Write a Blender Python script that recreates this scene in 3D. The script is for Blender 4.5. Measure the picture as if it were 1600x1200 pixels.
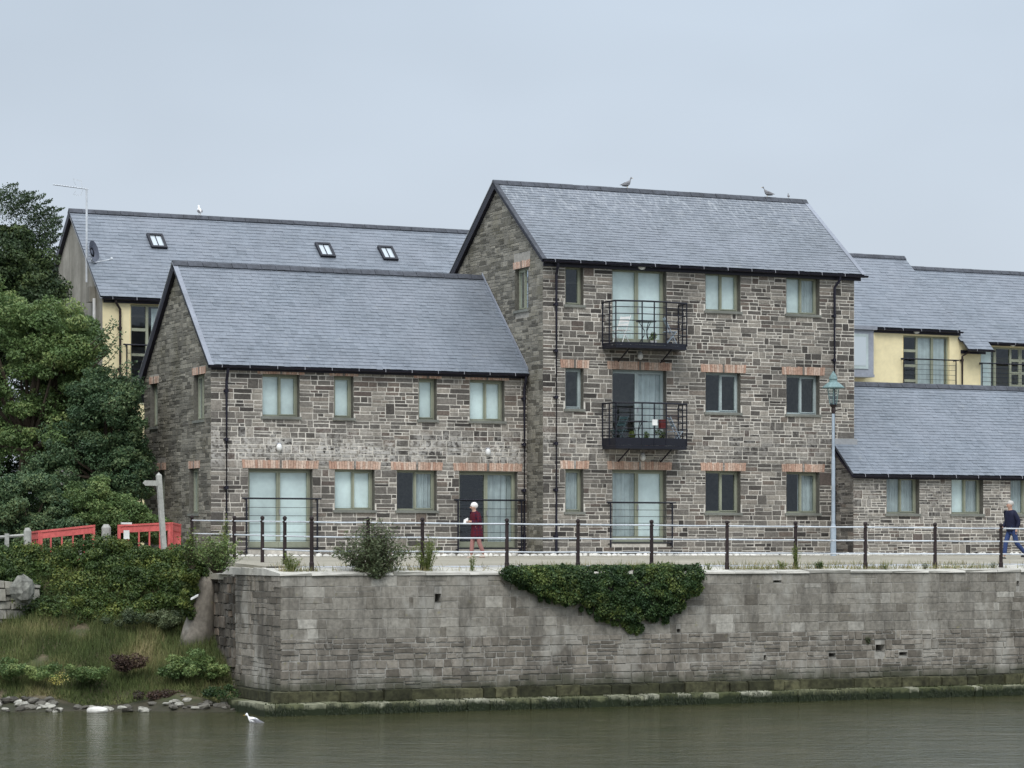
import bpy, bmesh, math, random
import numpy as np
from mathutils import Vector, Matrix
R = math.radians
rnd = random.Random(7)
C = bpy.context.scene.collection
for o in list(bpy.data.objects): bpy.data.objects.remove(o)

# ------------------------------------------------------------------ camera
F_PX, HOR = 4200.0, 850.0
scn = bpy.context.scene
cam_d = bpy.data.cameras.new('camera'); cam = bpy.data.objects.new('camera', cam_d); C.objects.link(cam)
cam_d.sensor_width = 36.0; cam_d.lens = 36.0 * F_PX / 1600.0
cam_d.shift_y = (HOR - 600) / 1600.0
cam_d.clip_start = 0.5; cam_d.clip_end = 3000
cam.location = (0, 0, 0); cam.rotation_euler = (R(90), 0, 0)
scn.camera = cam

# ------------------------------------------------------------------ world (overcast sky)
SUN_EL, SUN_AZ = 48, -6
w = bpy.data.worlds.new('World'); scn.world = w; w.use_nodes = True
nt = w.node_tree; nt.nodes.clear(); N = nt.nodes.new; L_ = nt.links.new
out = N('ShaderNodeOutputWorld'); bg = N('ShaderNodeBackground'); L_(bg.outputs[0], out.inputs[0])
sky = N('ShaderNodeTexSky'); sky.sky_type = 'NISHITA'; sky.sun_disc = False
sky.sun_elevation = R(SUN_EL); sky.sun_rotation = R(180 - SUN_AZ); sky.air_density = 1.0; sky.dust_density = 3.0
tc = N('ShaderNodeTexCoord'); sx = N('ShaderNodeSeparateXYZ'); L_(tc.outputs['Generated'], sx.inputs[0])
grad = N('ShaderNodeValToRGB'); L_(sx.outputs['Z'], grad.inputs[0])
e = grad.color_ramp.elements
e[0].position = 0.0; e[0].color = (6.3, 6.9, 7.7, 1)
e[1].position = 1.0; e[1].color = (16.5, 17.8, 19.4, 1)
m1 = e.new(0.2); m1.color = (5.45, 6.25, 7.2, 1)
nz = N('ShaderNodeTexNoise'); nz.inputs['Scale'].default_value = 4.5; nz.inputs['Detail'].default_value = 3
mp = N('ShaderNodeMapping'); mp.inputs['Scale'].default_value = (1, 1, 2.2); L_(tc.outputs['Generated'], mp.inputs[0]); L_(mp.outputs[0], nz.inputs[0])
mr = N('ShaderNodeMapRange'); mr.inputs[1].default_value = .3; mr.inputs[2].default_value = .7
mr.inputs[3].default_value = .93; mr.inputs[4].default_value = 1.07; L_(nz.outputs[0], mr.inputs[0])
vm = N('ShaderNodeVectorMath'); vm.operation = 'SCALE'; L_(grad.outputs[0], vm.inputs[0]); L_(mr.outputs[0], vm.inputs['Scale'])
mx = N('ShaderNodeMix'); mx.data_type = 'RGBA'; mx.inputs[0].default_value = 0.9
L_(sky.outputs[0], mx.inputs[6]); L_(vm.outputs[0], mx.inputs[7]); L_(mx.outputs[2], bg.inputs[0])
bg.inputs[1].default_value = 0.1

sd = bpy.data.lights.new('sun', 'SUN'); sd.energy = 1.5; sd.angle = R(25); sd.color = (1.0, .965, .92)
so = bpy.data.objects.new('sun', sd); C.objects.link(so)
sdir = Vector((math.sin(R(SUN_AZ)) * math.cos(R(SUN_EL)), -math.cos(R(SUN_AZ)) * math.cos(R(SUN_EL)), math.sin(R(SUN_EL))))
so.rotation_euler = sdir.to_track_quat('Z', 'Y').to_euler(); so.location = (0, 0, 60)
scn.view_settings.view_transform = 'Standard'; scn.view_settings.look = 'None'
scn.view_settings.exposure = 0.12; scn.view_settings.gamma = 1.0; scn.view_settings.use_curve_mapping = False
scn.render.engine = 'CYCLES'
scn.cycles.transparent_max_bounces = 24

# ------------------------------------------------------------------ street frame: u along the fronts, v away from the river, z up
TH = R(25); ct, st = math.cos(TH), math.sin(TH)
OX, OY = (330 - 800) / F_PX * 75, 75.0
def W(u, v, z=0.0): return (OX + u * ct - v * st, OY + u * st + v * ct, z)
def inv(X, Y):
    dx, dy = X - OX, Y - OY
    return dx * ct + dy * st, -dx * st + dy * ct
def onv(px, py, v):        # survey point on a plane parallel to the fronts
    k = (px - 800) / F_PX
    u = (k * (OY + v * ct) - OX + v * st) / (ct - k * st)
    Y = OY + u * st + v * ct
    return u, (HOR - py) * Y / F_PX
def onu(px, py, u):        # survey point on a plane parallel to the gables
    k = (px - 800) / F_PX
    v = (OX + u * ct - k * (OY + u * st)) / (st + k * ct)
    Y = OY + u * st + v * ct
    return v, (HOR - py) * Y / F_PX
def at(px, py, Y): return ((px - 800) / F_PX * Y, Y, (HOR - py) / F_PX * Y)

# ------------------------------------------------------------------ materials
def nodes_of(m):
    m.use_nodes = True; t = m.node_tree; t.nodes.clear()
    o = t.nodes.new('ShaderNodeOutputMaterial'); b = t.nodes.new('ShaderNodeBsdfPrincipled')
    t.links.new(b.outputs[0], o.inputs[0]); return t, b, o
def ramp(t, src, stops):
    r = t.nodes.new('ShaderNodeValToRGB'); t.links.new(src, r.inputs[0]); el = r.color_ramp.elements
    el[0].position, el[0].color = stops[0][0], (*stops[0][1], 1)
    el[1].position, el[1].color = stops[-1][0], (*stops[-1][1], 1)
    for p, c in stops[1:-1]: q = el.new(p); q.color = (*c, 1)
    return r.outputs[0]
def noise(t, scale, detail=4, coord='Object', stretch=(1, 1, 1), rough=.6):
    c = t.nodes.new('ShaderNodeTexCoord'); m = t.nodes.new('ShaderNodeMapping'); m.inputs['Scale'].default_value = stretch
    n = t.nodes.new('ShaderNodeTexNoise'); n.inputs['Scale'].default_value = scale; n.inputs['Detail'].default_value = detail
    n.inputs['Roughness'].default_value = rough
    t.links.new(c.outputs[coord], m.inputs[0]); t.links.new(m.outputs[0], n.inputs['Vector']); return n.outputs[0]
def mrange(t, src, a, b, c, d):
    m = t.nodes.new('ShaderNodeMapRange'); t.links.new(src, m.inputs[0])
    for i, v in enumerate((a, b, c, d)): m.inputs[i + 1].default_value = v
    return m.outputs[0]
def mix(t, fac, a, b, mode='MIX'):
    m = t.nodes.new('ShaderNodeMix'); m.data_type = 'RGBA'; m.blend_type = mode
    for i, x in ((0, fac), (6, a), (7, b)):
        if isinstance(x, bpy.types.NodeSocket): t.links.new(x, m.inputs[i])
        elif i == 0: m.inputs[0].default_value = x
        else: m.inputs[i].default_value = (*x, 1)
    return m.outputs[2]
def math_(t, op, a, b=0.0):
    m = t.nodes.new('ShaderNodeMath'); m.operation = op
    for i, x in ((0, a), (1, b)):
        if isinstance(x, bpy.types.NodeSocket): t.links.new(x, m.inputs[i])
        else: m.inputs[i].default_value = x
    return m.outputs[0]
def tone_of(t):
    a = t.nodes.new('ShaderNodeAttribute'); a.attribute_name = 'tone'; return a.outputs['Fac']
def bump(t, b, src, strength=.3, dist=.02):
    n = t.nodes.new('ShaderNodeBump'); n.inputs['Strength'].default_value = strength; n.inputs['Distance'].default_value = dist
    t.links.new(src, n.inputs['Height']); t.links.new(n.outputs[0], b.inputs['Normal'])
def objxyz(t):
    c = t.nodes.new('ShaderNodeTexCoord'); s = t.nodes.new('ShaderNodeSeparateXYZ'); t.links.new(c.outputs['Object'], s.inputs[0]); return s.outputs
MAT = {}
def toned(name, stops, rough=.85, grain=.25, gscale=14, big=.2, bscale=.8, bmp=.3, spec=.3, metal=0.0, extra=None, stretch=(1, 1, 1)):
    m = bpy.data.materials.new(name); t, b, o = nodes_of(m)
    col = ramp(t, tone_of(t), stops)
    g = noise(t, gscale, 5); gg = mrange(t, g, .3, .7, 1 - grain, 1 + grain)
    cg = t.nodes.new('ShaderNodeCombineXYZ'); [t.links.new(gg, cg.inputs[i]) for i in range(3)]
    col = mix(t, 1.0, col, cg.outputs[0], 'MULTIPLY')
    if big:
        n2 = noise(t, bscale, 4, stretch=stretch); g2 = mrange(t, n2, .32, .68, 1 - big, 1 + big)
        c2 = t.nodes.new('ShaderNodeCombineXYZ'); [t.links.new(g2, c2.inputs[i]) for i in range(3)]
        col = mix(t, 1.0, col, c2.outputs[0], 'MULTIPLY')
    if extra: col = extra(t, col)
    t.links.new(col, b.inputs['Base Color']); b.inputs['Roughness'].default_value = rough
    b.inputs['Specular IOR Level'].default_value = spec; b.inputs['Metallic'].default_value = metal
    if bmp: bump(t, b, g, bmp)
    MAT[name] = m; return m
def plain(name, col, rough=.6, grain=.12, gscale=10, **k): return toned(name, [(0, col), (1, tuple(min(1, c * 1.25) for c in col))], rough, grain, gscale, **k)

def whiten(zmid, zw, amt):
    def f(t, col):      # lime bloom that has leached from the mortar along one band of the wall
        x = objxyz(t); d = math_(t, 'ABSOLUTE', math_(t, 'SUBTRACT', x[2], zmid + .32)); band = mrange(t, d, zw, 0, 0, 1)
        n = noise(t, 1.3, 5); k = mrange(t, n, .40, .54, 0, 1); n2 = noise(t, 9, 3); k2 = mrange(t, n2, .40, .52, 0, 1)
        k = math_(t, 'MULTIPLY', math_(t, 'MULTIPLY', k, band), k2)
        return mix(t, math_(t, 'MULTIPLY', k, amt), col, (.60, .58, .54))
    return f
def lichen(t, col):
    n = noise(t, 1.1, 6); k = mrange(t, n, .5, .7, 0, .45); col = mix(t, k, col, (.17, .155, .10))
    return col
ST = [(0, (.050, .045, .041)), (.2, (.115, .105, .093)), (.55, (.205, .188, .166)), (.82, (.31, .282, .242)), (.92, (.165, .135, .112)), (1, (.105, .085, .075))]
STG = [(0, (.09, .084, .07)), (.3, (.165, .156, .130)), (.6, (.225, .212, .178)), (1, (.31, .29, .24))]
toned('rubble_front', ST, grain=.3, gscale=18, extra=whiten(2.72, .75, .85))
toned('rubble_gable', STG, grain=.3, gscale=16, extra=lichen)
toned('rubble_low', ST, grain=.3, gscale=18, extra=whiten(1.35, 1.2, .3))
toned('rubble_tower', ST, grain=.3, gscale=18, extra=whiten(3.0, .9, .3))
def mort(t, col):
    n = noise(t, 1.1, 6); return mix(t, mrange(t, n, .50, .68, 0, .6), col, (.26, .245, .22))
toned('mortar', [(0, (.60, .565, .50)), (1, (.68, .645, .58))], grain=.2, gscale=9, big=.25, extra=mort, bmp=.2)
toned('mortar_gable', [(0, (.34, .325, .285)), (1, (.4, .38, .34))], grain=.25, gscale=9, big=.25, extra=mort, bmp=.2)
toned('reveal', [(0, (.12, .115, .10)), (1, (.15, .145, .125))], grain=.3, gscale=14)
toned('brick', [(0, (.44, .27, .20)), (.5, (.52, .36, .275)), (1, (.62, .49, .40))], grain=.3, gscale=20)
def slate_x(t, col):
    n = noise(t, .55, 5, stretch=(1, 1, 1)); col = mix(t, mrange(t, n, .4, .7, 0, .5), col, (.25, .27, .31))
    n = noise(t, 3.5, 6); return mix(t, mrange(t, n, .62, .72, 0, .35), col, (.26, .27, .25))
toned('slate', [(0, (.130, .152, .180)), (.5, (.172, .197, .230)), (1, (.212, .238, .272))], rough=.48, grain=.14, gscale=7, big=.12, spec=.5, extra=slate_x, bmp=.12)
def bloom(t, col):      # gull droppings and lime washed down from the ridge
    x = objxyz(t); n = noise(t, 5.0, 5, stretch=(2.4, .6, .6)); k = mrange(t, n, .5, .66, 0, 1)
    b = mrange(t, x[2], 9.3, 11.0, 0, 1); return mix(t, math_(t, 'MULTIPLY', k, math_(t, 'MULTIPLY', b, .6)), slate_x(t, col), (.42, .44, .46))
toned('slate_tower', [(0, (.135, .153, .176)), (.5, (.172, .193, .220)), (1, (.208, .230, .258))], rough=.5, grain=.14, gscale=7, big=.12, spec=.5, extra=bloom, bmp=.12)
plain('ridge', (.055, .06, .072), .6, grain=.35, gscale=6)
plain('verge', (.30, .31, .32), .7)
plain('black_metal', (.012, .013, .020), .38, grain=.1, bmp=0)
plain('gutter', (.014, .013, .022), .4, bmp=0)
plain('bracket', (.30, .31, .34), .5, bmp=0)
plain('frame_sage', (.27, .285, .215), .5, grain=.06, bmp=0)
plain('frame_grey', (.36, .42, .42), .5, grain=.06, bmp=0)
plain('sill', (.17, .175, .155), .7)
plain('blind', (.72, .745, .725), .8, grain=.03, bmp=0)
plain('curtain', (.44, .46, .455), .85, grain=.15, gscale=4, stretch=(12, 1, .2))
plain('dim_room', (.05, .06, .07), .9)
plain('white_paint', (.74, .74, .72), .4, grain=.05, bmp=0)
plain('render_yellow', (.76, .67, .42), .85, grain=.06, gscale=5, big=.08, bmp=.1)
def grime(t, col):
    x = objxyz(t); n = noise(t, .9, 5, stretch=(2, 2, .35)); return mix(t, mrange(t, n, .42, .62, 0, .7), col, (.17, .16, .13))
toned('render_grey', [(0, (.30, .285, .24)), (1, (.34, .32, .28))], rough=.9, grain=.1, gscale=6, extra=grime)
plain('dish_grey', (.10, .11, .14), .6)
plain('lead', (.25, .27, .31), .6)
plain('galv', (.58, .61, .64), .45, grain=.12, gscale=8, bmp=0, metal=.1)
plain('rust_iron', (.026, .018, .018), .65, grain=.3, gscale=12)
plain('lamp_blue', (.34, .40, .46), .5, bmp=0)
plain('verdigris', (.16, .24, .24), .55, grain=.25, gscale=20)
plain('red_plastic', (.60, .13, .12), .6, grain=.2, bmp=0)
plain('old_wood', (.36, .36, .33), .8, grain=.2, gscale=9)
plain('cloud_stone', (.60, .585, .54), .85, grain=.2, gscale=4)
plain('coping', (.43, .415, .37), .85, grain=.22, gscale=3, big=.2)
plain('gravel', (.28, .26, .21), .95, grain=.25, gscale=30, big=.15, bscale=.5)
plain('tarmac', (.16, .155, .145), .95, grain=.2, gscale=20)
plain('dark_hole', (.004, .004, .004), 1, bmp=0)
plain('skin', (.52, .32, .24), .6, grain=.04, bmp=0)
plain('hair_white', (.78, .75, .72), .8, grain=.1, gscale=60)
plain('hair_grey', (.50, .48, .45), .8, grain=.15, gscale=60)
def tartan(t, col):
    x = objxyz(t); a = math_(t, 'SINE', math_(t, 'MULTIPLY', x[2], 75)); b = math_(t, 'SINE', math_(t, 'MULTIPLY', x[0], 75))
    return mix(t, mrange(t, math_(t, 'ADD', a, b), .6, 1.4, 0, .8), col, (.015, .012, .04))
toned('red_coat', [(0, (.075, .006, .016)), (1, (.10, .01, .02))], .85, extra=tartan)
plain('pink_cloth', (.34, .17, .155), .85)
plain('navy', (.010, .013, .036), .75, grain=.2)
plain('jeans', (.035, .06, .16), .85, grain=.2, gscale=20)
plain('shoe', (.03, .03, .03), .6)
plain('beige_shoe', (.45, .36, .30), .7)
plain('teal_plastic', (.03, .06, .065), .5)
plain('red_pot', (.13, .025, .025), .6)
plain('clay', (.36, .17, .10), .8)
plain('feather_white', (.80, .80, .80), .7, grain=.04, bmp=0)
plain('feather_grey', (.20, .20, .21), .7, grain=.1, bmp=0)
plain('beak', (.55, .35, .05), .5, bmp=0)
plain('bark', (.07, .055, .04), .95, grain=.35, gscale=9)
def algae(t, col):
    x = objxyz(t); n = noise(t, 2.6, 5)
    lo = mrange(t, math_(t, 'ADD', x[2], mrange(t, n, .3, .7, -.22, .22)), .30, -.02, 0, 1)
    return mix(t, lo, col, (.018, .034, .016))
def quay_x(t, col):
    n = noise(t, 1.25, 6, stretch=(1.4, 1, .30), rough=.7); col = mix(t, mrange(t, n, .50, .64, 0, .62), col, (.085, .079, .068))
    n = noise(t, .9, 6, stretch=(1, 1, .7)); col = mix(t, mrange(t, n, .53, .64, 0, .6), col, (.44, .425, .38)); n = noise(t, 2.4, 6, stretch=(1, 1, .5)); col = mix(t, mrange(t, n, .58, .68, 0, .5), col, (.10, .09, .07))
    n = noise(t, 6, 4); col = mix(t, mrange(t, n, .64, .74, 0, .5), col, (.26, .24, .10))
    x = objxyz(t); n = noise(t, 1.8, 4); k = mrange(t, math_(t, 'ADD', x[2], mrange(t, n, .3, .7, -.15, .15)), 1.15, .78, 0, .85)
    return mix(t, k, col, (.05, .055, .032))
toned('quay_block', [(0, (.14, .125, .102)), (.1, (.22, .203, .172)), (.9, (.29, .27, .232)), (1, (.44, .42, .37))], grain=.28, gscale=9, big=.15, extra=quay_x, bmp=.5)
toned('quay_rubble', [(0, (.13, .115, .094)), (.5, (.215, .192, .16)), (1, (.30, .272, .23))], grain=.28, gscale=9, big=.15, extra=quay_x, bmp=.5)
toned('quay_mortar', [(0, (.33, .315, .28)), (1, (.38, .365, .33))], grain=.25, gscale=7, big=.2, extra=quay_x, bmp=.4)
def ledge_x(t, col):
    x = objxyz(t); n = noise(t, 3.0, 5); zz = math_(t, 'ADD', x[2], mrange(t, n, .3, .7, -.05, .05))
    return mix(t, mrange(t, zz, .47, .38, 0, 1), col, (.020, .028, .012))
toned('ledge_stone', [(0, (.026, .027, .014)), (.5, (.050, .050, .026)), (1, (.085, .082, .045))], big=.4, bscale=3, grain=.5, gscale=7, extra=ledge_x, bmp=.7)
toned('ledge_edge', [(0, (.07, .08, .035)), (.5, (.15, .155, .09)), (1, (.36, .36, .28))], grain=.4, gscale=6, big=.35, bscale=2, extra=ledge_x, bmp=.6)
toned('field_stone', [(0, (.24, .235, .20)), (.5, (.33, .32, .28)), (1, (.42, .40, .34))], grain=.3, gscale=6, bmp=.5)
toned('shore_rock', [(0, (.06, .055, .045)), (.5, (.20, .19, .16)), (1, (.38, .37, .32))], grain=.25, gscale=8, bmp=.5)
def earth_x(t, col):
    n = noise(t, 1.2, 6); col = mix(t, mrange(t, n, .45, .6, 0, .8), col, (.045, .06, .02))
    x = objxyz(t); return mix(t, mrange(t, x[2], -3.75, -3.95, 0, .8), col, (.028, .027, .017))
toned('earth', [(0, (.10, .08, .05)), (1, (.13, .11, .07))], grain=.4, gscale=9, extra=earth_x, bmp=.8)
toned('grass', [(0, (.05, .075, .022)), (.4, (.105, .135, .045)), (.75, (.21, .20, .085)), (1, (.33, .27, .15))], grain=.15, big=.25, bscale=1.1, bmp=0)
def leafmat(name, stops, trans=.25):
    m = toned(name, stops, rough=.55, grain=.12, gscale=5, big=.18, bscale=1.4, bmp=0, spec=.35)
    t = m.node_tree; b = [n for n in t.nodes if n.type == 'BSDF_PRINCIPLED'][0]; o = [n for n in t.nodes if n.type == 'OUTPUT_MATERIAL'][0]
    tr = t.nodes.new('ShaderNodeBsdfTranslucent'); ms = t.nodes.new('ShaderNodeMixShader'); ms.inputs[0].default_value = trans
    t.links.new(b.inputs['Base Color'].links[0].from_socket, tr.inputs[0])
    t.links.new(b.outputs[0], ms.inputs[1]); t.links.new(tr.outputs[0], ms.inputs[2]); t.links.new(ms.outputs[0], o.inputs[0])
leafmat('leaf_conifer', [(0, (0.0283, 0.0522, 0.0232)), (0.6, (0.0607, 0.0968, 0.0356)), (1, (0.1318, 0.1714, 0.0624))], .12)
leafmat('leaf_mid', [(0, (0.0701, 0.121, 0.0409)), (0.5, (0.1349, 0.2093, 0.0696)), (1, (0.3102, 0.372, 0.135))])
leafmat('leaf_blue', [(0, (0.0474, 0.095, 0.0477)), (0.5, (0.095, 0.1583, 0.0737)), (1, (0.2242, 0.2826, 0.1257))])
leafmat('leaf_ivy', [(0, (0.0224, 0.0524, 0.0179)), (0.55, (0.0583, 0.105, 0.0323)), (1, (0.1681, 0.2119, 0.0574))], .12)
leafmat('leaf_hedge', [(0, (0.0327, 0.0626, 0.0183)), (0.55, (0.0747, 0.1209, 0.03)), (1, (0.2101, 0.2398, 0.0567))], .15)
leafmat('leaf_buddleia', [(0, (0.0437, 0.0673, 0.0355)), (0.5, (0.0936, 0.1226, 0.0573)), (1, (0.1872, 0.2168, 0.116))])
leafmat('leaf_lime', [(0, (0.069, 0.0978, 0.023)), (0.5, (0.138, 0.1782, 0.046)), (1, (0.253, 0.2875, 0.092))])
leafmat('leaf_dead', [(0, (.030, .018, .016)), (.5, (.060, .036, .028)), (1, (.12, .08, .05))], .05)
leafmat('petal_yellow', [(0, (.6, .5, .08)), (1, (.75, .7, .3))])

def glass_mat(name, tint, gl):
    m = bpy.data.materials.new(name); t, b, o = nodes_of(m); t.nodes.remove(b)
    tr = t.nodes.new('ShaderNodeBsdfTransparent'); tr.inputs[0].default_value = (*tint, 1)
    g = t.nodes.new('ShaderNodeBsdfGlossy'); g.inputs['Roughness'].default_value = .03; g.inputs[0].default_value = (.86, .93, 1, 1)
    lw = t.nodes.new('ShaderNodeLayerWeight'); lw.inputs[0].default_value = .12
    f = math_(t, 'ADD', math_(t, 'MULTIPLY', lw.outputs['Fresnel'], 1.0), gl)
    n = noise(t, 1.6, 2); bp = t.nodes.new('ShaderNodeBump'); bp.inputs['Strength'].default_value = .25; bp.inputs['Distance'].default_value = .01
    t.links.new(n, bp.inputs['Height']); t.links.new(bp.outputs[0], g.inputs['Normal'])
    s = t.nodes.new('ShaderNodeMixShader'); t.links.new(f, s.inputs[0]); t.links.new(tr.outputs[0], s.inputs[1]); t.links.new(g.outputs[0], s.inputs[2])
    t.links.new(s.outputs[0], o.inputs[0]); MAT[name] = m
glass_mat('glass', (.90, .97, .97), .06)
m = bpy.data.materials.new('water'); t, b, o = nodes_of(m)
n1 = noise(t, .55, 5); n2 = noise(t, 1.6, 5, stretch=(1, 1.6, 1)); n3 = noise(t, 6.0, 3, stretch=(1, 1.5, 1)); n4 = noise(t, 1.1, 3, stretch=(.35, 1.6, 1))
hgt = math_(t, 'ADD', math_(t, 'ADD', math_(t, 'MULTIPLY', n2, .8), math_(t, 'MULTIPLY', n3, .35)), math_(t, 'MULTIPLY', n4, .5))
bump(t, b, hgt, .65, .14)
t.links.new(ramp(t, n1, [(.35, (.034, .038, .014)), (.65, (.058, .056, .026))]), b.inputs['Base Color'])
b.inputs['Roughness'].default_value = .10; b.inputs['Specular IOR Level'].default_value = .30
MAT['water'] = m

# ------------------------------------------------------------------ mesh builder
ORG = {}          # root object -> street-frame origin
def thing(name, u, v, z, label, cat, group=None, kind=None):
    o = bpy.data.objects.new(name, None); C.objects.link(o); o.empty_display_size = .3
    o.location = W(u, v, z); o.rotation_euler = (0, 0, TH); ORG[o.name] = (u, v, z)
    tag(o, label, cat, group, kind); return o
def tag(o, label=None, cat=None, group=None, kind=None):
    if label: o['label'] = label
    if cat: o['category'] = cat
    if group: o['group'] = group
    if kind: o['kind'] = kind
def origin_of(p):
    while p is not None:
        if p.name in ORG: return ORG[p.name]
        p = p.parent
    return (0, 0, 0)
class MB:
    def __init__(s): s.v = []; s.f = []; s.t = []; s.tone = .5
    def face(s, pts, tone=None):
        n = len(s.v); s.v += [tuple(p) for p in pts]; s.f.append(tuple(range(n, n + len(pts)))); s.t.append(s.tone if tone is None else tone)
    def raw(s, vs, fs, tone=None):
        n = len(s.v); s.v += [tuple(p) for p in vs]
        for f in fs: s.f.append(tuple(i + n for i in f)); s.t.append(s.tone if tone is None else tone)
    def box(s, x0, x1, y0, y1, z0, z1, tone=None):
        s.raw([(x0, y0, z0), (x1, y0, z0), (x1, y1, z0), (x0, y1, z0), (x0, y0, z1), (x1, y0, z1), (x1, y1, z1), (x0, y1, z1)],
              [(0, 3, 2, 1), (4, 5, 6, 7), (0, 1, 5, 4), (1, 2, 6, 5), (2, 3, 7, 6), (3, 0, 4, 7)], tone)
    def hexa(s, p, tone=None): s.raw(p, [(0, 3, 2, 1), (4, 5, 6, 7), (0, 1, 5, 4), (1, 2, 6, 5), (2, 3, 7, 6), (3, 0, 4, 7)], tone)
    def prism(s, poly, a, b, tone=None):          # poly: list of points; a,b: offset vectors of the two caps
        n = len(poly); A = [tuple(Vector(p) + Vector(a)) for p in poly]; B = [tuple(Vector(p) + Vector(b)) for p in poly]
        s.raw(A + B, [tuple(range(n))[::-1], tuple(range(n, 2 * n))] + [(i, (i + 1) % n, n + (i + 1) % n, n + i) for i in range(n)], tone)
    def tube(s, pts, r, n=6, tone=None, cap=True):
        pts = [Vector(p) for p in pts]; rs = r if isinstance(r, (list, tuple)) else [r] * len(pts); rings = []
        for i, p in enumerate(pts):
            d = (pts[min(i + 1, len(pts) - 1)] - pts[max(i - 1, 0)]).normalized()
            x = d.cross(Vector((0, 0, 1)));
            if x.length < 1e-3: x = Vector((1, 0, 0))
            x.normalize(); y = d.cross(x)
            rings.append([p + (x * math.cos(2 * math.pi * k / n) + y * math.sin(2 * math.pi * k / n)) * rs[i] for k in range(n)])
        vs = [q for r_ in rings for q in r_]; fs = []
        for i in range(len(rings) - 1):
            for k in range(n): a = i * n + k; b_ = i * n + (k + 1) % n; fs.append((a, b_, b_ + n, a + n))
        if cap: fs += [tuple(range(n))[::-1], tuple(range(len(vs) - n, len(vs)))]
        s.raw(vs, fs, tone)
    def lathe(s, c, prof, n=12, tone=None):       # prof: (r, z) from bottom to top
        vs = [(c[0] + r * math.cos(2 * math.pi * k / n), c[1] + r * math.sin(2 * math.pi * k / n), c[2] + z) for r, z in prof for k in range(n)]
        fs = [(i * n + k, i * n + (k + 1) % n, (i + 1) * n + (k + 1) % n, (i + 1) * n + k) for i in range(len(prof) - 1) for k in range(n)]
        fs += [tuple(range(n))[::-1], tuple(range(len(vs) - n, len(vs)))]
        s.raw(vs, fs, tone)
    def ball(s, c, r, seg=10, rings=6, tone=None, jit=0, rg=rnd):
        rx, ry, rz = r if isinstance(r, (tuple, list)) else (r, r, r)
        prof = []
        vs = []; fs = []
        for i in range(rings + 1):
            ph = math.pi * i / rings
            for k in range(seg):
                a = 2 * math.pi * k / seg; q = 1 + (rg.uniform(-jit, jit) if jit else 0)
                vs.append((c[0] + rx * q * math.sin(ph) * math.cos(a), c[1] + ry * q * math.sin(ph) * math.sin(a), c[2] - rz * q * math.cos(ph)))
        for i in range(rings):
            for k in range(seg): fs.append((i * seg + k, i * seg + (k + 1) % seg, (i + 1) * seg + (k + 1) % seg, (i + 1) * seg + k))
        s.raw(vs, fs, tone)
    def build(s, name, mat, parent=None, kind=None, smooth=False, label=None, local=False):
        org = (0, 0, 0) if local else origin_of(parent)
        me = bpy.data.meshes.new(name)
        me.from_pydata([(x - org[0], y - org[1], z - org[2]) for x, y, z in s.v], [], s.f)
        a = me.attributes.new('tone', 'FLOAT', 'FACE'); a.data.foreach_set('value', s.t)
        me.materials.append(MAT[mat])
        if smooth: me.polygons.foreach_set('use_smooth', [True] * len(s.f))
        o = bpy.data.objects.new(name, me); C.objects.link(o)
        if parent is not None: o.parent = parent
        else: o.location = W(0, 0, 0); o.rotation_euler = (0, 0, TH)
        if kind: o['kind'] = kind
        if label: o['label'] = label
        return o
def single(mb, name, mat, u, v, z, label, cat, group=None, kind=None, smooth=False):
    """a thing that is one mesh, street-frame vertices moved onto its own origin"""
    mb.v = [(x - u, y - v, q - z) for x, y, q in mb.v]
    o = mb.build(name, mat, None, kind, smooth, local=True); o.location = W(u, v, z); tag(o, label, cat, group); ORG[o.name] = (u, v, z); return o

# ------------------------------------------------------------------ masonry
class Plane:
    def __init__(s, u, v, a, n): s.u, s.v, s.a, s.n = u, v, a, n
    def p(s, x, z, d=0.0): return (s.u + s.a[0] * x + s.n[0] * d, s.v + s.a[1] * x + s.n[1] * d, z)
def clip(poly, planes):
    for A, B, Cc in planes:
        outp = []
        for i in range(len(poly)):
            p, q = poly[i], poly[(i + 1) % len(poly)]
            dp, dq = A * p[0] + B * p[1] - Cc, A * q[0] + B * q[1] - Cc
            if dp <= 0: outp.append(p)
            if (dp < 0) != (dq < 0) and abs(dp - dq) > 1e-9:
                k = dp / (dp - dq); outp.append((p[0] + (q[0] - p[0]) * k, p[1] + (q[1] - p[1]) * k))
        poly = outp
        if len(poly) < 3: return []
    return poly
def area(p): return abs(sum(p[i][0] * p[(i + 1) % len(p)][1] - p[(i + 1) % len(p)][0] * p[i][1] for i in range(len(p)))) / 2
def spans(x0, x1, z0, z1, ops):
    segs = [(x0, x1)]
    for a, b, c, d in ops:
        if d <= z0 + .012 or c >= z1 - .012: continue
        ns = []
        for p, q in segs:
            if b <= p or a >= q: ns.append((p, q)); continue
            if a > p: ns.append((p, a))
            if b < q: ns.append((b, q))
        segs = ns
    return [s_ for s_ in segs if s_[1] - s_[0] > .05]
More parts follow.
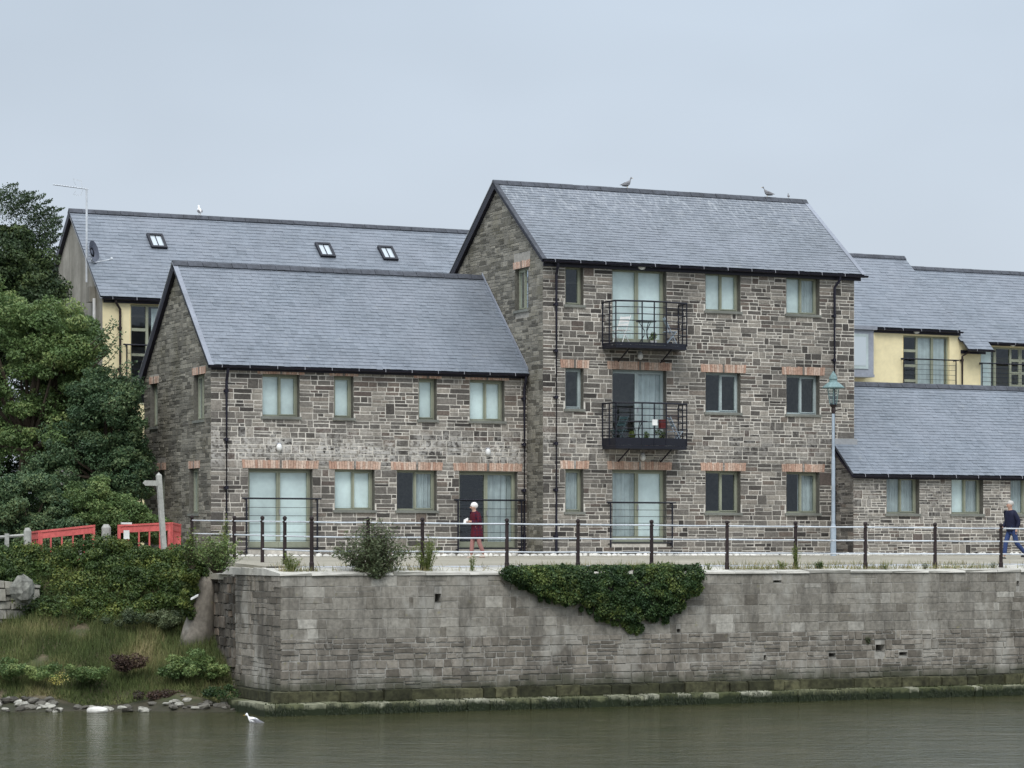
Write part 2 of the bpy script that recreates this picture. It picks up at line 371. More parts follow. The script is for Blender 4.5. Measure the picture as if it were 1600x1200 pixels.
def lay(plane, x0, x1, zb, zt, ops, rg, band=(.19, .33), sub=(.065, .11), ln=(.16, .50), joint=.028, dep=(.004, .020), clips=(), marks=(), jumper=.16, jit=.010):
    out_ = []
    levels = sorted(set([zb, zt] + [m_ for m_ in marks if zb + .05 < m_ < zt - .05]))
    bands = []
    for a, b in zip(levels[:-1], levels[1:]):
        z = a
        while b - z > 1e-3:
            h = rg.uniform(*band)
            if b - z - h < band[0] * .7: h = b - z
            if h > band[1] * 1.3: h = h / 2
            bands.append((z, z + h)); z += h
    def stone(a, b, z, z2):
        j = lambda: rg.uniform(-jit, jit)
        g = joint / 2
        poly = [(a + g + j() * .6, z + g + j() * .4), (b - g + j() * .6, z + g + j() * .4), (b - g + j() * .8, z2 - g + j() * .4), (a + g + j() * .8, z2 - g + j() * .4)]
        if b - a > .3 and rg.random() < .6:
            mxx = rg.uniform(.3, .7); poly.insert(3, (a + (b - a) * mxx, z2 - g + j() * .5)); poly.insert(1, (a + (b - a) * mxx, z + g + j() * .5))
        if clips: poly = clip(poly, clips)
        if len(poly) >= 3 and area(poly) > .0015: out_.append((plane, poly, rg.uniform(*dep), rg.random()))
    for z, z2 in bands:
        for a, b in spans(x0, x1, z, z2, ops):
            x = a
            while b - x > .02:
                h = z2 - z
                if rg.random() < jumper:
                    wd = min(h * rg.uniform(.6, 1.3), b - x)
                    if b - x - wd < .08: wd = b - x
                    stone(x, x + wd, z, z2)
                else:
                    wd = min(rg.uniform(.4, 1.1), b - x)
                    if b - x - wd < .15: wd = b - x
                    k = max(1, round(h / rg.uniform(*sub))); cuts = [0]
                    for i in range(k): cuts.append(cuts[-1] + rg.uniform(.7, 1.3))
                    cuts = [z + h * c_ / cuts[-1] for c_ in cuts]
                    for za, zc in zip(cuts[:-1], cuts[1:]):
                        xx = x
                        while x + wd - xx > .02:
                            q = min(rg.uniform(*ln), x + wd - xx)
                            if x + wd - xx - q < .10: q = x + wd - xx
                            stone(xx, xx + q, za, zc); xx += q
                x += wd
    return out_
def add_stone(mb, st_):
    pl, poly, d, tone = st_; n = len(poly); cx = sum(p[0] for p in poly) / n; cz = sum(p[1] for p in poly) / n
    bk = [pl.p(x, z, -.03) for x, z in poly]; md = [pl.p(x, z, d * .55) for x, z in poly]
    fr = [pl.p(x + (cx - x) * min(.35, .006 / max(.02, math.hypot(x - cx, z - cz)) * 1.3), z + (cz - z) * min(.4, .010 / max(.02, math.hypot(x - cx, z - cz)) * 1.2), d) for x, z in poly]
    fs = [tuple(range(2 * n, 3 * n))]
    for i in range(n):
        j = (i + 1) % n; fs += [(i, j, n + j, n + i), (n + i, n + j, 2 * n + j, 2 * n + i)]
    mb.raw(bk + md + fr, fs, tone)
def build_stones(stones, mat_of, parent, name='stone', stuff='stonework', limit=300):
    stones = sorted(stones, key=lambda s_: -area(s_[1]))
    for s_ in stones[:limit]:
        mb = MB(); add_stone(mb, s_); mb.build(name, mat_of(s_), parent)
    rest = {}
    for s_ in stones[limit:]: add_stone(rest.setdefault(mat_of(s_), MB()), s_)
    for k, mb in rest.items(): mb.build(stuff, k, parent, kind='stuff')
def core(mb, pl, x0, x1, z0, z1, ops, gable=None, back=.38, rev=None):
    xs = sorted(set([x0, x1] + [q for o_ in ops for q in o_[:2] if x0 < q < x1])); zs = sorted(set([z0, z1] + [q for o_ in ops for q in o_[2:4] if z0 < q < z1]))
    for a, b in zip(xs[:-1], xs[1:]):
        for c, d in zip(zs[:-1], zs[1:]):
            mxx, mz = (a + b) / 2, (c + d) / 2
            if any(o_[0] < mxx < o_[1] and o_[2] < mz < o_[3] for o_ in ops): continue
            mb.face([pl.p(a, c), pl.p(b, c), pl.p(b, d), pl.p(a, d)])
            mb.face([pl.p(a, c, -back), pl.p(a, d, -back), pl.p(b, d, -back), pl.p(b, c, -back)])
    if gable: mb.face([pl.p(*q) for q in gable]); mb.face([pl.p(*q, -back) for q in gable][::-1])
    for a, b, c, d in ops:
        f, k = .018, -back; m0 = mb
        if rev is not None: mb = MB()
        for p, q in (((a, c), (a, d)), ((a, d), (b, d)), ((b, d), (b, c)), ((b, c), (a, c))):
            mb.face([pl.p(*p, f), pl.p(*q, f), pl.p(*q, k), pl.p(*p, k)])
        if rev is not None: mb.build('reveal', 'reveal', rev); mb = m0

# ------------------------------------------------------------------ windows, doors
def bx(mb, pl, a, b, c, d, d0, d1, tone=None):
    p = [pl.p(a, c, d0), pl.p(b, c, d0), pl.p(b, c, d1), pl.p(a, c, d1), pl.p(a, d, d0), pl.p(b, d, d0), pl.p(b, d, d1), pl.p(a, d, d1)]
    mb.hexa(p, tone)
def window(parent, pl, a, b, c, d, lights=2, back='blind', frame='frame_sage', sill=True, door=False, set_back=.19, backs=None, mirror=False, label=None):
    f = .045; D = -set_back; mb = MB()
    bx(mb, pl, a, b, d - f, d, D - .07, D); bx(mb, pl, a, b, c, c + f, D - .07, D)
    bx(mb, pl, a, a + f, c + f, d - f, D - .07, D); bx(mb, pl, b - f, b, c + f, d - f, D - .07, D)
    wn = mb.build('french_door' if door else 'window', frame, parent, label=label)
    ws = (b - a - 2 * f) / lights
    for i in range(lights):
        x0, x1 = a + f + i * ws, a + f + (i + 1) * ws
        g = .055 if (door or (i == lights - 1 and not mirror) or lights == 1 or (mirror and i == 0)) else .022
        g2 = .30 if door and door != 'flush' else g
        sm = MB(); q = D + (.018 if g > .03 else .006)
        bx(sm, pl, x0 + .003, x1 - .003, d - f - g, d - f - .003, D - .05, q); bx(sm, pl, x0 + .003, x1 - .003, c + f + .003, c + f + g2 * .55, D - .05, q)
        bx(sm, pl, x0 + .003, x0 + g, c + f + g2 * .55, d - f - g, D - .05, q); bx(sm, pl, x1 - g, x1 - .003, c + f + g2 * .55, d - f - g, D - .05, q)
        sm.build('door_leaf' if door else 'sash', frame, wn)
        gm = MB(); gm.face([pl.p(x0 + g, c + f + g2 * .55, D - .02), pl.p(x1 - g, c + f + g2 * .55, D - .02), pl.p(x1 - g, d - f - g, D - .02), pl.p(x0 + g, d - f - g, D - .02)])
        gm.build('pane', 'glass', wn)
        bk = (backs or [back] * lights)[i]
        if bk == 'blind':
            bm_ = MB(); bx(bm_, pl, x0 + .01, x1 - .01, c + .06, d - f - .01, D - .105, D - .09); bm_.build('blind', 'blind', wn)
        elif bk == 'half':
            bm_ = MB(); bx(bm_, pl, x0 + .01, x1 - .01, c + (d - c) * rnd.uniform(.35, .6), d - f - .01, D - .105, D - .09); bm_.build('blind', 'blind', wn)
        elif bk == 'curtain':
            bm_ = MB(); nn = 14
            for k in range(nn):
                xa, xb = x0 + (x1 - x0) * k / nn, x0 + (x1 - x0) * (k + 1) / nn; da = D - .13 + .03 * math.sin(k * 1.9); db = D - .13 + .03 * math.sin((k + 1) * 1.9)
                bm_.face([pl.p(xa, c + .03, da), pl.p(xb, c + .03, db), pl.p(xb, d - .05, db), pl.p(xa, d - .05, da)])
            bm_.build('curtain', 'curtain', wn)
    if door:
        hm = MB(); xm = (a + b) / 2; bx(hm, pl, xm + .02, xm + .05, c + .98, c + 1.12, D + .02, D + .06); hm.build('handle', 'bracket', wn)
    if sill:
        s_ = MB(); bx(s_, pl, a - .05, b + .05, c - .075, c - .003, -.10, .055); s_.build('sill', 'sill', wn)
    return wn
def lintel(parent, pl, a, b, z0, z1, rg):
    mb = MB(); n = max(4, int((b - a) / .075)); mid = (a + b) / 2
    for i in range(n):
        x0 = a + (b - a) * i / n; x1 = a + (b - a) * (i + 1) / n
        lean = ((x0 + x1) / 2 - mid) / (b - a) * .05; g = .004; d = rg.uniform(.018, .030); zt = z1 + rg.uniform(-.012, .012)
        p = [pl.p(x0 + g, z0, -.03), pl.p(x1 - g, z0, -.03), pl.p(x1 - g, z0, d), pl.p(x0 + g, z0, d),
             pl.p(x0 + g + lean, zt, -.03), pl.p(x1 - g + lean, zt, -.03), pl.p(x1 - g + lean, zt, d), pl.p(x0 + g + lean, zt, d)]
        mb.hexa(p, rg.random())
    mb.build('brick_lintel', 'brick', parent)
    k = MB(); bx(k, pl, mid - .03, mid + .03, z0 + .003, z1 + .01, -.03, .034, .45); k.build('keystone', 'rubble_front', parent)
def wall_light(parent, pl, x, z, kind='globe'):
    mb = MB(); p = pl.p(x, z, .06)
    if kind == 'globe': mb.ball(p, (.085, .085, .11), 10, 8)
    else: mb.ball(p, (.13, .09, .07), 12, 6)
    g = mb.build('wall_lamp', 'white_paint', parent, smooth=True)
    b_ = MB(); bx(b_, pl, x - .05, x + .05, z + .06, z + .13, .0, .07); b_.build('bracket', 'bracket', g)
def pipe(parent, pl, x, z0, z1, swan=0.0, r=.042, d=.09, mat='gutter'):
    mb = MB(); mb.tube([pl.p(x + swan, z1 + .0, d + .12), pl.p(x + swan, z1 - .14, d + .10), pl.p(x, z1 - .36, d), pl.p(x, z0 + .1, d), pl.p(x, z0 + .02, d + .07)], r, 8)
    z = z0 + .5
    while z < z1 - .5: mb.tube([pl.p(x, z, d), pl.p(x, z + .09, d)], r * 1.35, 8); bx(mb, pl, x - .07, x + .07, z + .02, z + .07, 0.0, d - .02); z += 1.35
    mb.build('downpipe', mat, parent)
def guard(parent, pl, a, b, z0, z1, out=.16, bars=6):
    mb = MB(); mb.tube([pl.p(a - .12, z1, out), pl.p(b + .12, z1, out)], .028, 6)
    g = mb.build('guard_rail', 'black_metal', parent)
    for x in (a, b):
        q = MB(); q.tube([pl.p(x, z0 - .1, out), pl.p(x, z1, out)], .026, 6); q.tube([pl.p(x, z1 - .03, -.0), pl.p(x, z1 - .03, out)], .016, 5)
        q.tube([pl.p(x, z0 + .0, -.0), pl.p(x, z0 + .0, out)], .02, 5); q.build('post', 'black_metal', g)
    for i in range(bars):
        z = z0 + .03 + (z1 - z0 - .05) * i / bars; q = MB(); q.tube([pl.p(a, z, out), pl.p(b, z, out)], .018 if i == 0 else .007, 5); q.build('bar', 'black_metal', g)

# ------------------------------------------------------------------ roofs
def slope_roof(parent, u0, u1, v0, z0, v1, z1, slates, rg, gauge=.145, wd=.20, mat='slate', skip=None):
    """one plane from the eave (v0,z0) up to the ridge (v1,z1)"""
    ln = math.hypot(v1 - v0, z1 - z0); dv, dz = (v1 - v0) / ln, (z1 - z0) / ln; nv, nz_ = -dz, dv
    if v1 < v0: nv, nz_ = dz, -dv
    if nz_ < 0: nv, nz_ = -nv, -nz_
    P = lambda u, s, h: (u, v0 + dv * s + nv * h, z0 + dz * s + nz_ * h)
    mb = MB(); A = [P(u0, 0, 0), P(u1, 0, 0), P(u1, ln, 0), P(u0, ln, 0)]; B = [P(u0, 0, -.06), P(u1, 0, -.06), P(u1, ln, -.06), P(u0, ln, -.06)]
    mb.hexa(B + A); mb.build('roof', 'ridge', parent)
    if not slates: return P, ln
    lst = []; n = int(ln / gauge)
    for r_ in range(n + 1):
        s0 = r_ * gauge - .02; s1 = min(s0 + gauge * 1.25, ln)
        if s1 - s0 < .05: continue
        x = u0 - (wd / 2 if r_ % 2 else 0)
        while x < u1 - .01:
            w_ = wd * rg.uniform(.9, 1.1); a, b = max(x, u0), min(x + w_, u1); x += w_
            if b - a < .02: continue
            lift = .018 + rg.uniform(-.003, .006); sj = s0 + rg.uniform(-.007, .007); g = .0016
            tone = min(1, max(0, rg.gauss(.5, .13)))
            if rg.random() < .012: tone = 0.0; sj -= .015
            p = [P(a + g, sj, .004), P(b - g, sj, .004), P(b - g, s1, .002), P(a + g, s1, .002),
                 P(a + g, sj, lift), P(b - g, sj + rg.uniform(-.004, .004), lift + rg.uniform(-.002, .002)), P(b - g, s1, .006), P(a + g, s1, .006)]
            lst.append((p, tone, -r_ + (b - a) * 40))
    lst.sort(key=lambda q: -q[2])
    for p, tn, _ in lst[:300]:
        q = MB(); q.hexa(p, tn); q.build('slate', mat, parent)
    if len(lst) > 300:
        q = MB()
        for p, tn, _ in lst[300:]: q.hexa(p, tn)
        q.build('slates', mat, parent, kind='stuff')
    return P, ln
def ridge(parent, u0, u1, v, z, rg, mat='ridge'):
    x = u0
    while x < u1 - .02:
        b = min(x + .45, u1); q = MB(); t_ = .03
        h = rg.uniform(0, .008); prof = [(-.16, -.12), (-.05, .0), (0, .03), (.05, .0), (.16, -.12), (.13, -.14), (0, -.03), (-.13, -.14)]
        q.prism([(x + .004, v + a, z + c + h) for a, c in prof], (0, 0, 0), (b - x - .012, 0, 0), rg.random()); q.build('ridge_tile', mat, parent); x = b
def verge(parent, u, out, v0, z0, v1, z1, mat='gutter', th=.10, name='bargeboard', off=-.06):
    ln = math.hypot(v1 - v0, z1 - z0); dv, dz = (v1 - v0) / ln, (z1 - z0) / ln; nv, nz_ = (-dz, dv) if dv > 0 else (dz, -dv)
    P = lambda s, h, x: (x, v0 + dv * s + nv * h, z0 + dz * s + nz_ * h)
    q = MB(); a, b = sorted((u, u + out))
    pts = [P(-.06, off - th, a), P(-.06, off - th, b), P(ln, off - th, b), P(ln, off - th, a), P(-.06, off, a), P(-.06, off, b), P(ln, off, b), P(ln, off, a)]
    q.hexa(pts); q.build(name, mat, parent)
def gutter(parent, u0, u1, v, z, step=.82):
    q = MB(); n = 6; prof = [(math.cos(math.pi + math.pi * k / n) * .06, math.sin(math.pi + math.pi * k / n) * .06) for k in range(n + 1)]
    prof2 = [(a * .85, b * .85 + .002) for a, b in prof[::-1]]
    q.prism([(u0, v + a, z + b) for a, b in prof + prof2], (0, 0, 0), (u1 - u0, 0, 0)); g = q.build('gutter', 'gutter', parent)
    x = u0 + .35
    while x < u1 - .1:
        k = MB(); k.tube([(x, v + .075, z + .05), (x, v - .07, z + .035), (x, v - .075, z - .05)], .009, 4); k.build('gutter_bracket', 'bracket', g); x += step
def fascia(parent, u0, u1, v, z0, z1, t_=.03):
    q = MB(); q.box(u0, u1, v - t_, v, z0, z1); q.build('fascia', 'gutter', parent)

# ================================================================== LEFT STONE WING
def gable_clips(L, ze, zr, xr):
    # plane keep: below both rakes (x from 0..L, ridge at xr)
    s1 = (zr - ze) / xr; s2 = (zr - ze) / (L - xr)
    return [(-s1, 1, ze - .03), (s2, 1, ze + s2 * L - .03)]
GZ = -.32
rg = random.Random(11)
left = thing('stone_house', 0, 0, GZ, 'two storey grey rubble stone wing with slate roof, left of the taller three storey house', 'house')
PF = Plane(0, 0, (1, 0), (0, -1)); PG = Plane(0, 0, (0, 1), (-1, 0)); LU = 9.75; LD = 6.25; ZE, ZR, VR = 5.03, 8.10, 3.12
upper = [(1.51, 2.62), (3.67, 4.26), (6.28, 6.85), (7.90, 9.01)]
ops = [(a, b, 3.60, 4.79) for a, b in upper] + [(1.09, 3.01, -.14, 2.12), (3.69, 4.91, .97, 2.13), (5.60, 6.85, .97, 2.13), (7.56, 9.43, -.14, 2.12)]
gops = [(.56, 1.50, 3.50, 4.79), (4.90, 5.60, 3.48, 4.76), (1.07, 1.90, .87, 2.15), (4.21, 4.82, .94, 2.18)]
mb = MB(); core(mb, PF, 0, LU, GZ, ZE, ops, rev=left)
mb.face([(LU, .1, GZ), (LU, LD, GZ), (LU, LD, ZE), (LU, VR, ZR - .1), (LU, .1, ZE)]); mb.face([(0, LD, GZ), (LU, LD, GZ), (LU, LD, ZE), (0, LD, ZE)])
mb.face([(0.36, .36, 2.9), (LU, .36, 2.9), (LU, LD, 2.9), (.36, LD, 2.9)])
mb.build('wall', 'mortar', left)
mb = MB(); core(mb, PG, 0, LD, GZ, ZE, gops, rev=left, gable=[(0, ZE), (LD, ZE), (VR, ZR - .03)]); mb.build('gable_wall', 'mortar_gable', left)
lint = [(a - .14, b + .14, 4.79, 4.93) for a, b in upper] + [(a - .17, b + .17, 2.135, 2.36) for a, b in ((1.09, 3.01), (3.69, 4.91), (5.60, 6.85), (7.56, 9.40))]
glint = [(a - .1, b + .1, d, d + .2) for a, b, c, d in gops]
sills = [(a - .05, b + .05, c - .08, c) for a, b, c, d in ops if c > 0]
stones = lay(PF, -.02, LU, GZ, 4.93, ops + lint + sills, rg, marks=(.9, 2.13, 2.36, 3.52, 4.79), sub=(.095, .16), ln=(.18, .58))
cl = gable_clips(LD, ZE, ZR, VR)
stones += lay(PG, .01, LD, GZ, ZR, gops + glint, rg, marks=(ZE,), clips=cl, sub=(.07, .13), ln=(.2, .6), joint=.013)
build_stones(stones, lambda s_: 'rubble_front' if s_[0] is PF else 'rubble_gable', left)
for i, (a, b, c, d) in enumerate(lint): lintel(left, PF, a, b, c, d, rg)
for a, b, c, d in glint: lintel(left, PG, a, b, c, d, rg)
for i, (a, b) in enumerate(upper): window(left, PF, a, b, 3.60, 4.79, 2 if b - a > .8 else 1, 'blind')
window(left, PF, 3.69, 4.91, .97, 2.13, 2, 'blind'); window(left, PF, 5.60, 6.85, .97, 2.13, 2, backs=['none', 'curtain'])
window(left, PF, 1.09, 3.01, -.14, 2.12, 2, 'blind', sill=False, door=True); window(left, PF, 7.56, 9.43, -.14, 2.12, 2, backs=['none', 'curtain'], sill=False, door=True)
for a, b, c, d in gops: window(left, PG, a, b, c, d, 1 if b - a < .8 else 2, 'none', set_back=.12)
guard(left, PF, .98, 3.10, -.16, 1.28); guard(left, PF, 7.46, 9.50, -.16, 1.28)
wall_light(left, PF, 1.99, 2.72); wall_light(left, PF, 8.46, 2.68)
P_, l_ = slope_roof(left, -.13, LU - .005, -.17, ZE - .02, VR, ZR + .03, True, rg)
slope_roof(left, -.13, LU, LD + .17, ZE - .02, VR, ZR + .03, False, rg); ridge(left, -.14, LU - .01, VR, ZR + .07, rg)
verge(left, -.005, -.125, -.17, ZE - .02, VR, ZR + .03, th=.035); verge(left, -.005, -.125, LD + .17, ZE - .02, VR, ZR + .03, th=.17)
verge(left, -.005, -.14, -.17, ZE - .02, VR, ZR + .03, mat='lead', th=.014, name='verge_strip', off=.03); verge(left, -.005, -.14, LD + .17, ZE - .02, VR, ZR + .03, mat='verge', th=.02, name='verge_strip', off=.02)
fascia(left, -.02, LU - .02, -.04, 4.86, 5.0); gutter(left, -.12, LU - .05, -.20, 4.97)
pipe(left, PF, .42, GZ, 4.92); pipe(left, PF, 9.62, GZ, 4.92)
q = MB(); q.prism([(LU - .03, -.15, ZE + .02), (LU - .03, VR, ZR + .07), (LU - .03, VR, ZR + .17), (LU - .03, -.15, ZE + .14)], (-.02, 0, 0), (.0, 0, 0)); q.build('flashing', 'lead', left)

# ================================================================== THREE STOREY HOUSE
tower = thing('stone_house', 9.75, -1.1, GZ, 'tall three storey rubble stone house with two black balconies, in the middle', 'house')
TU, TL, TV = 9.75, 10.60, -1.1; TD = 6.5; TE, TR, TVR = 8.30, 10.88, 3.25
TF = Plane(TU, TV, (1, 0), (0, -1)); TG = Plane(TU, TV, (0, 1), (-1, 0))
U = lambda a, b: (a - TU, b - TU)
cols = [U(10.46, 11.05), U(12.0, 13.80), U(15.13, 16.33), U(17.93, 19.10)]
LV = [(6.99, 8.14), (3.95, 5.14), (.94, 2.19)]; DB = [5.86, 2.93, .02]
ops = []; tl = []
for k, (zb, zt) in enumerate(LV):
    for i, (a, b) in enumerate(cols):
        z0 = DB[k] if i == 1 else zb; ops.append((a, b, z0, zt))
        if k: tl.append((a - .15, b + .17, zt + .005, zt + .24))
tg = [(.99 - .0, 1.92, 6.92, 8.15)]
mb = MB(); core(mb, TF, 0, TL, GZ, TE, ops, rev=tower); x = TU + TL
mb.face([(x, TV, GZ), (x, TV + TD, GZ), (x, TV + TD, TE), (x, TV + TVR, TR - .05), (x, TV, TE)]); mb.face([(TU, TV + TD, GZ), (x, TV + TD, GZ), (x, TV + TD, TE), (TU, TV + TD, TE)])
for zf in (2.7, 5.6): mb.face([(TU + .36, TV + .36, zf), (x, TV + .36, zf), (x, TV + TD, zf), (TU + .36, TV + TD, zf)])
mb.build('wall', 'mortar', tower)
mb = MB(); core(mb, TG, 0, TD, GZ, TE, tg, rev=tower, gable=[(0, TE), (TD, TE), (TVR, TR - .03)]); mb.build('gable_wall', 'mortar_gable', tower)
sills = [(a - .05, b + .05, c - .08, c) for i, (a, b, c, d) in enumerate(ops) if i % 4 != 1]
stones = lay(TF, -.02, TL, GZ, TE - .12, ops + tl + sills, rg, marks=(.86, 2.19, 2.43, 3.87, 5.145, 5.38, 6.91, 8.14), sub=(.09, .15), ln=(.17, .55), jumper=.18)
stones += lay(TG, .01, TD, GZ, TR, tg + [(a - .1, b + .1, d, d + .2) for a, b, c, d in tg], rg, marks=(TE,), clips=gable_clips(TD, TE, TR, TVR), sub=(.07, .13), ln=(.18, .55), joint=.015)
build_stones(stones, lambda s_: 'rubble_tower' if s_[0] is TF else 'rubble_gable', tower)
for a, b, c, d in tl: lintel(tower, TF, a, b, c, d, rg)
lintel(tower, TG, .89, 2.02, 8.155, 8.36, rg)
fr = 'frame_sage'
specs = [['none', ['blind', 'blind'], ['blind', 'blind'], ['blind', 'curtain']],
         ['none', ['none', 'curtain'], ['none', 'none'], ['none', 'none']],
         ['curtain', ['curtain', 'blind'], ['none', 'none'], ['none', 'curtain']]]
for k, (zb, zt) in enumerate(LV):
    for i, (a, b) in enumerate(cols):
        s_ = specs[k][i]; f_ = 'frame_grey' if k == 1 else 'frame_sage'
        if i == 0: window(tower, TF, a, b, zb, zt, 1, s_, f_)
        elif i == 1: window(tower, TF, a, b, DB[k], zt, 2, backs=s_, frame=f_, sill=False, door=True)
        else: window(tower, TF, a, b, zb, zt, 2, backs=s_, frame=f_)
window(tower, TG, .99, 1.92, 6.92, 8.15, 2, 'none', set_back=.12)
guard(tower, TF, 2.12, 4.17, 0.0, 1.22)
wall_light(tower, TF, onv(1001, 418, TV)[0] - TU, 8.17, 'dome'); wall_light(tower, TF, onv(999, 548, TV)[0] - TU, 5.55); wall_light(tower, TF, onv(1003, 714, TV)[0] - TU, 2.56, 'globe')
slope_roof(tower, TU - .12, TU + TL + .25, TV - .2, TE - .02, TV + TVR, TR + .03, True, rg, mat='slate_tower')
slope_roof(tower, TU - .12, TU + TL + .25, TV + TD + .2, TE - .02, TV + TVR, TR + .03, False, rg); ridge(tower, TU - .13, TU + TL + .26, TV + TVR, TR + .07, rg)
for uu, sgn in ((TU - .005, -1), (TU + TL + .13, 1)):
    verge(tower, uu, sgn * .125, TV - .2, TE - .02, TV + TVR, TR + .03, th=.035); verge(tower, uu, sgn * .125, TV + TD + .2, TE - .02, TV + TVR, TR + .03, th=.17)
    verge(tower, uu, sgn * .14, TV - .2, TE - .02, TV + TVR, TR + .03, mat='ridge' if sgn < 0 else 'lead', th=.015, name='verge_strip', off=.03)
    verge(tower, uu, sgn * .14, TV + TD + .2, TE - .02, TV + TVR, TR + .03, mat='verge', th=.02, name='verge_strip', off=.02)
fascia(tower, TU - .02, TU + TL + .2, TV - .04, TE - .22, TE - .04); gutter(tower, TU - .1, TU + TL + .34, TV - .23, TE - .07)
pipe(tower, TF, .38, GZ, TE - .1); pipe(tower, TF, 9.84, GZ, TE - .1, swan=.12)
# moss tuft on the slates
def balcony(parent, z0, z1, solid):
    pts = [(11.67, -1.12), (11.72, -1.88), (12.5, -2.04), (13.30, -2.04), (14.10, -1.82), (14.2, -1.12)]
    mb = MB(); mb.prism([(a, b, z0) for a, b in pts], (0, 0, -.10), (0, 0, -.005)); bl = mb.build('balcony', 'black_metal', parent)
    posts = [pts[0], (11.70, -1.5), pts[1], pts[2], (12.9, -2.04), pts[3], pts[4], (14.15, -1.47), pts[5]]
    for a, b in posts:
        q = MB(); q.tube([(a, b, z0), (a, b, z1)], .022, 6); q.build('post', 'black_metal', bl)
    q = MB(); q.tube([(a, b, z1) for a, b in pts], .028, 6); q.build('handrail', 'black_metal', bl)
    for i in range(1, 6):
        z = z0 + .12 + (z1 - z0 - .1) * i / 6; q = MB(); q.tube([(a, b, z) for a, b in pts], .013, 5); q.build('bar', 'black_metal', bl)
    q = MB()
    for (a, b), (c, d) in zip(pts[:-1], pts[1:]): q.hexa([(a, b, z0), (c, d, z0), (c, d + .008, z0), (a, b + .008, z0), (a, b, z0 + solid), (c, d, z0 + solid), (c, d + .008, z0 + solid), (a, b + .008, z0 + solid)])
    q.build('kick_plate', 'black_metal', bl)
    for a in (12.2, 13.6):
        q = MB(); q.tube([(a, -1.1, z0 - .45), (a, -1.85, z0 - .08)], .025, 5); q.build('strut', 'black_metal', bl)
balcony(tower, 5.82, 7.09, .07); balcony(tower, 2.88, 4.12, .22)

# ================================================================== LOW RIGHT WING
rg = random.Random(23)
RU, RV, RL = 19.67, -2.15, 11.0; RE, RR, RH = 2.14, 5.05, 3.32; RD = 6.64
low = thing('stone_house', RU, RV, GZ, 'low single storey rubble stone wing with big slate roof, at the right edge', 'house')
XF = Plane(RU, RV, (1, 0), (0, -1)); XG = Plane(RU, RV, (0, 1), (-1, 0))
ro = [(a - RU, b - RU, .93, 2.06) for a, b in ((20.84, 22.02), (23.20, 24.37), (25.40, 26.56), (27.7, 28.9))]
mb = MB(); core(mb, XF, 0, RL, GZ, RE, ro, rev=low); x = RU + RL
mb.face([(RU, RV, GZ), (RU, -1.12, GZ), (RU, -1.12, 2.95), (RU, RV, RE - .03)])
mb.face([(20.4, -1, 2.9), (20.4, RV + RD, 2.9), (20.4, RV + RD, RE), (20.4, RV + RH, RR - .1)])
mb.face([(x, RV, GZ), (x, RV + RD, GZ), (x, RV + RD, RE), (x, RV + RH, RR - .05), (x, RV, RE)]); mb.face([(RU, RV + RD, GZ), (x, RV + RD, GZ), (x, RV + RD, RE), (RU, RV + RD, RE)])
mb.build('wall', 'mortar', low)
stones = lay(XF, -.02, RL * .72, GZ, RE - .1, ro + [(a - .05, b + .05, c - .08, c) for a, b, c, d in ro], rg, marks=(.85,), sub=(.07, .12), ln=(.14, .45))
stones += lay(XG, .01, 1.02, GZ, 3.0, [], rg, clips=[(-.87, 1, RE - .03)], sub=(.07, .12), ln=(.2, .5), joint=.012)
build_stones(stones, lambda s_: 'rubble_low', low)
for i, (a, b, c, d) in enumerate(ro): window(low, XF, a, b, c, d, 2, backs=[['curtain', 'curtain'], ['blind', 'curtain'], ['curtain', 'none'], ['blind', 'blind']][i])
def cut_roof():
    r2 = random.Random(5); u0, u1 = RU - .13, RU + RL; v0, z0 = RV - .17, RE - .01; v1, z1 = RV + RH, RR + .03
    ln = math.hypot(v1 - v0, z1 - z0); sp = (-1.12 - v0) / (v1 - v0) * ln
    k = sp / ln; vm_, zm = v0 + (v1 - v0) * k, z0 + (z1 - z0) * k
    slope_roof(low, u0, TU + TL + .012, v0, z0, vm_, zm, True, r2)
    slope_roof(low, TU + TL + .013, u1, v0, z0, v1, z1, True, r2)
    slope_roof(low, TU + TL + .05, u1, RV + RD + .17, RE - .01, v1, z1, False, r2)
cut_roof()
ridge(low, TU + TL + .02, RU + RL, RV + RH, RR + .07, rg)
verge(low, RU - .005, -.125, RV - .17, RE - .01, -1.13, RE + .86, th=.06)
q = MB(); q.box(RU - .1, TU + TL + .02, -1.25, -1.10, 3.02, 3.22); q.build('flashing', 'verge', low)
fascia(low, RU, RU + RL, RV - .04, RE - .16, RE - .03); gutter(low, RU - .1, RU + RL, RV - .20, RE - .06)

# ================================================================== YELLOW TERRACE BEHIND
def simple_roof_house(root, u0, u1, v0, ze, vr, zr, slates=True, rg=rg, gauge=.17, wd=.25, u_vis=None):
    slope_roof(root, u0, u1, v0 - .18, ze, vr, zr, slates, rg, gauge, wd); slope_roof(root, u0, u1, 2 * vr - v0 + .18, ze, vr, zr, False, rg); ridge(root, u0, u1, vr, zr + .05, rg)
YV, YE, YR, YVR = 14.0, 8.12, 11.33, 17.65; YD = YVR + 3.65
rg = random.Random(31)
yl = thing('rendered_house', 1.0, YV, -.3, 'yellow rendered house with three skylights in a long slate roof, behind the left stone wing', 'house')
YF = Plane(0, YV, (1, 0), (0, -1)); YG = Plane(.98, YV, (0, 1), (-1, 0))
yops = [(1.93, 3.75, 4.6, 7.90)]
mb = MB(); core(mb, YF, .98, 19.5, -.3, YE, yops); mb.face([(19.5, YV, -.3), (19.5, YD, -.3), (19.5, YD, YE), (19.5, YVR, YR - .1), (19.5, YV, YE)]); mb.face([(1, YD, -.3), (19.5, YD, -.3), (19.5, YD, YE), (1, YD, YE)])
mb.build('wall', 'render_yellow', yl)
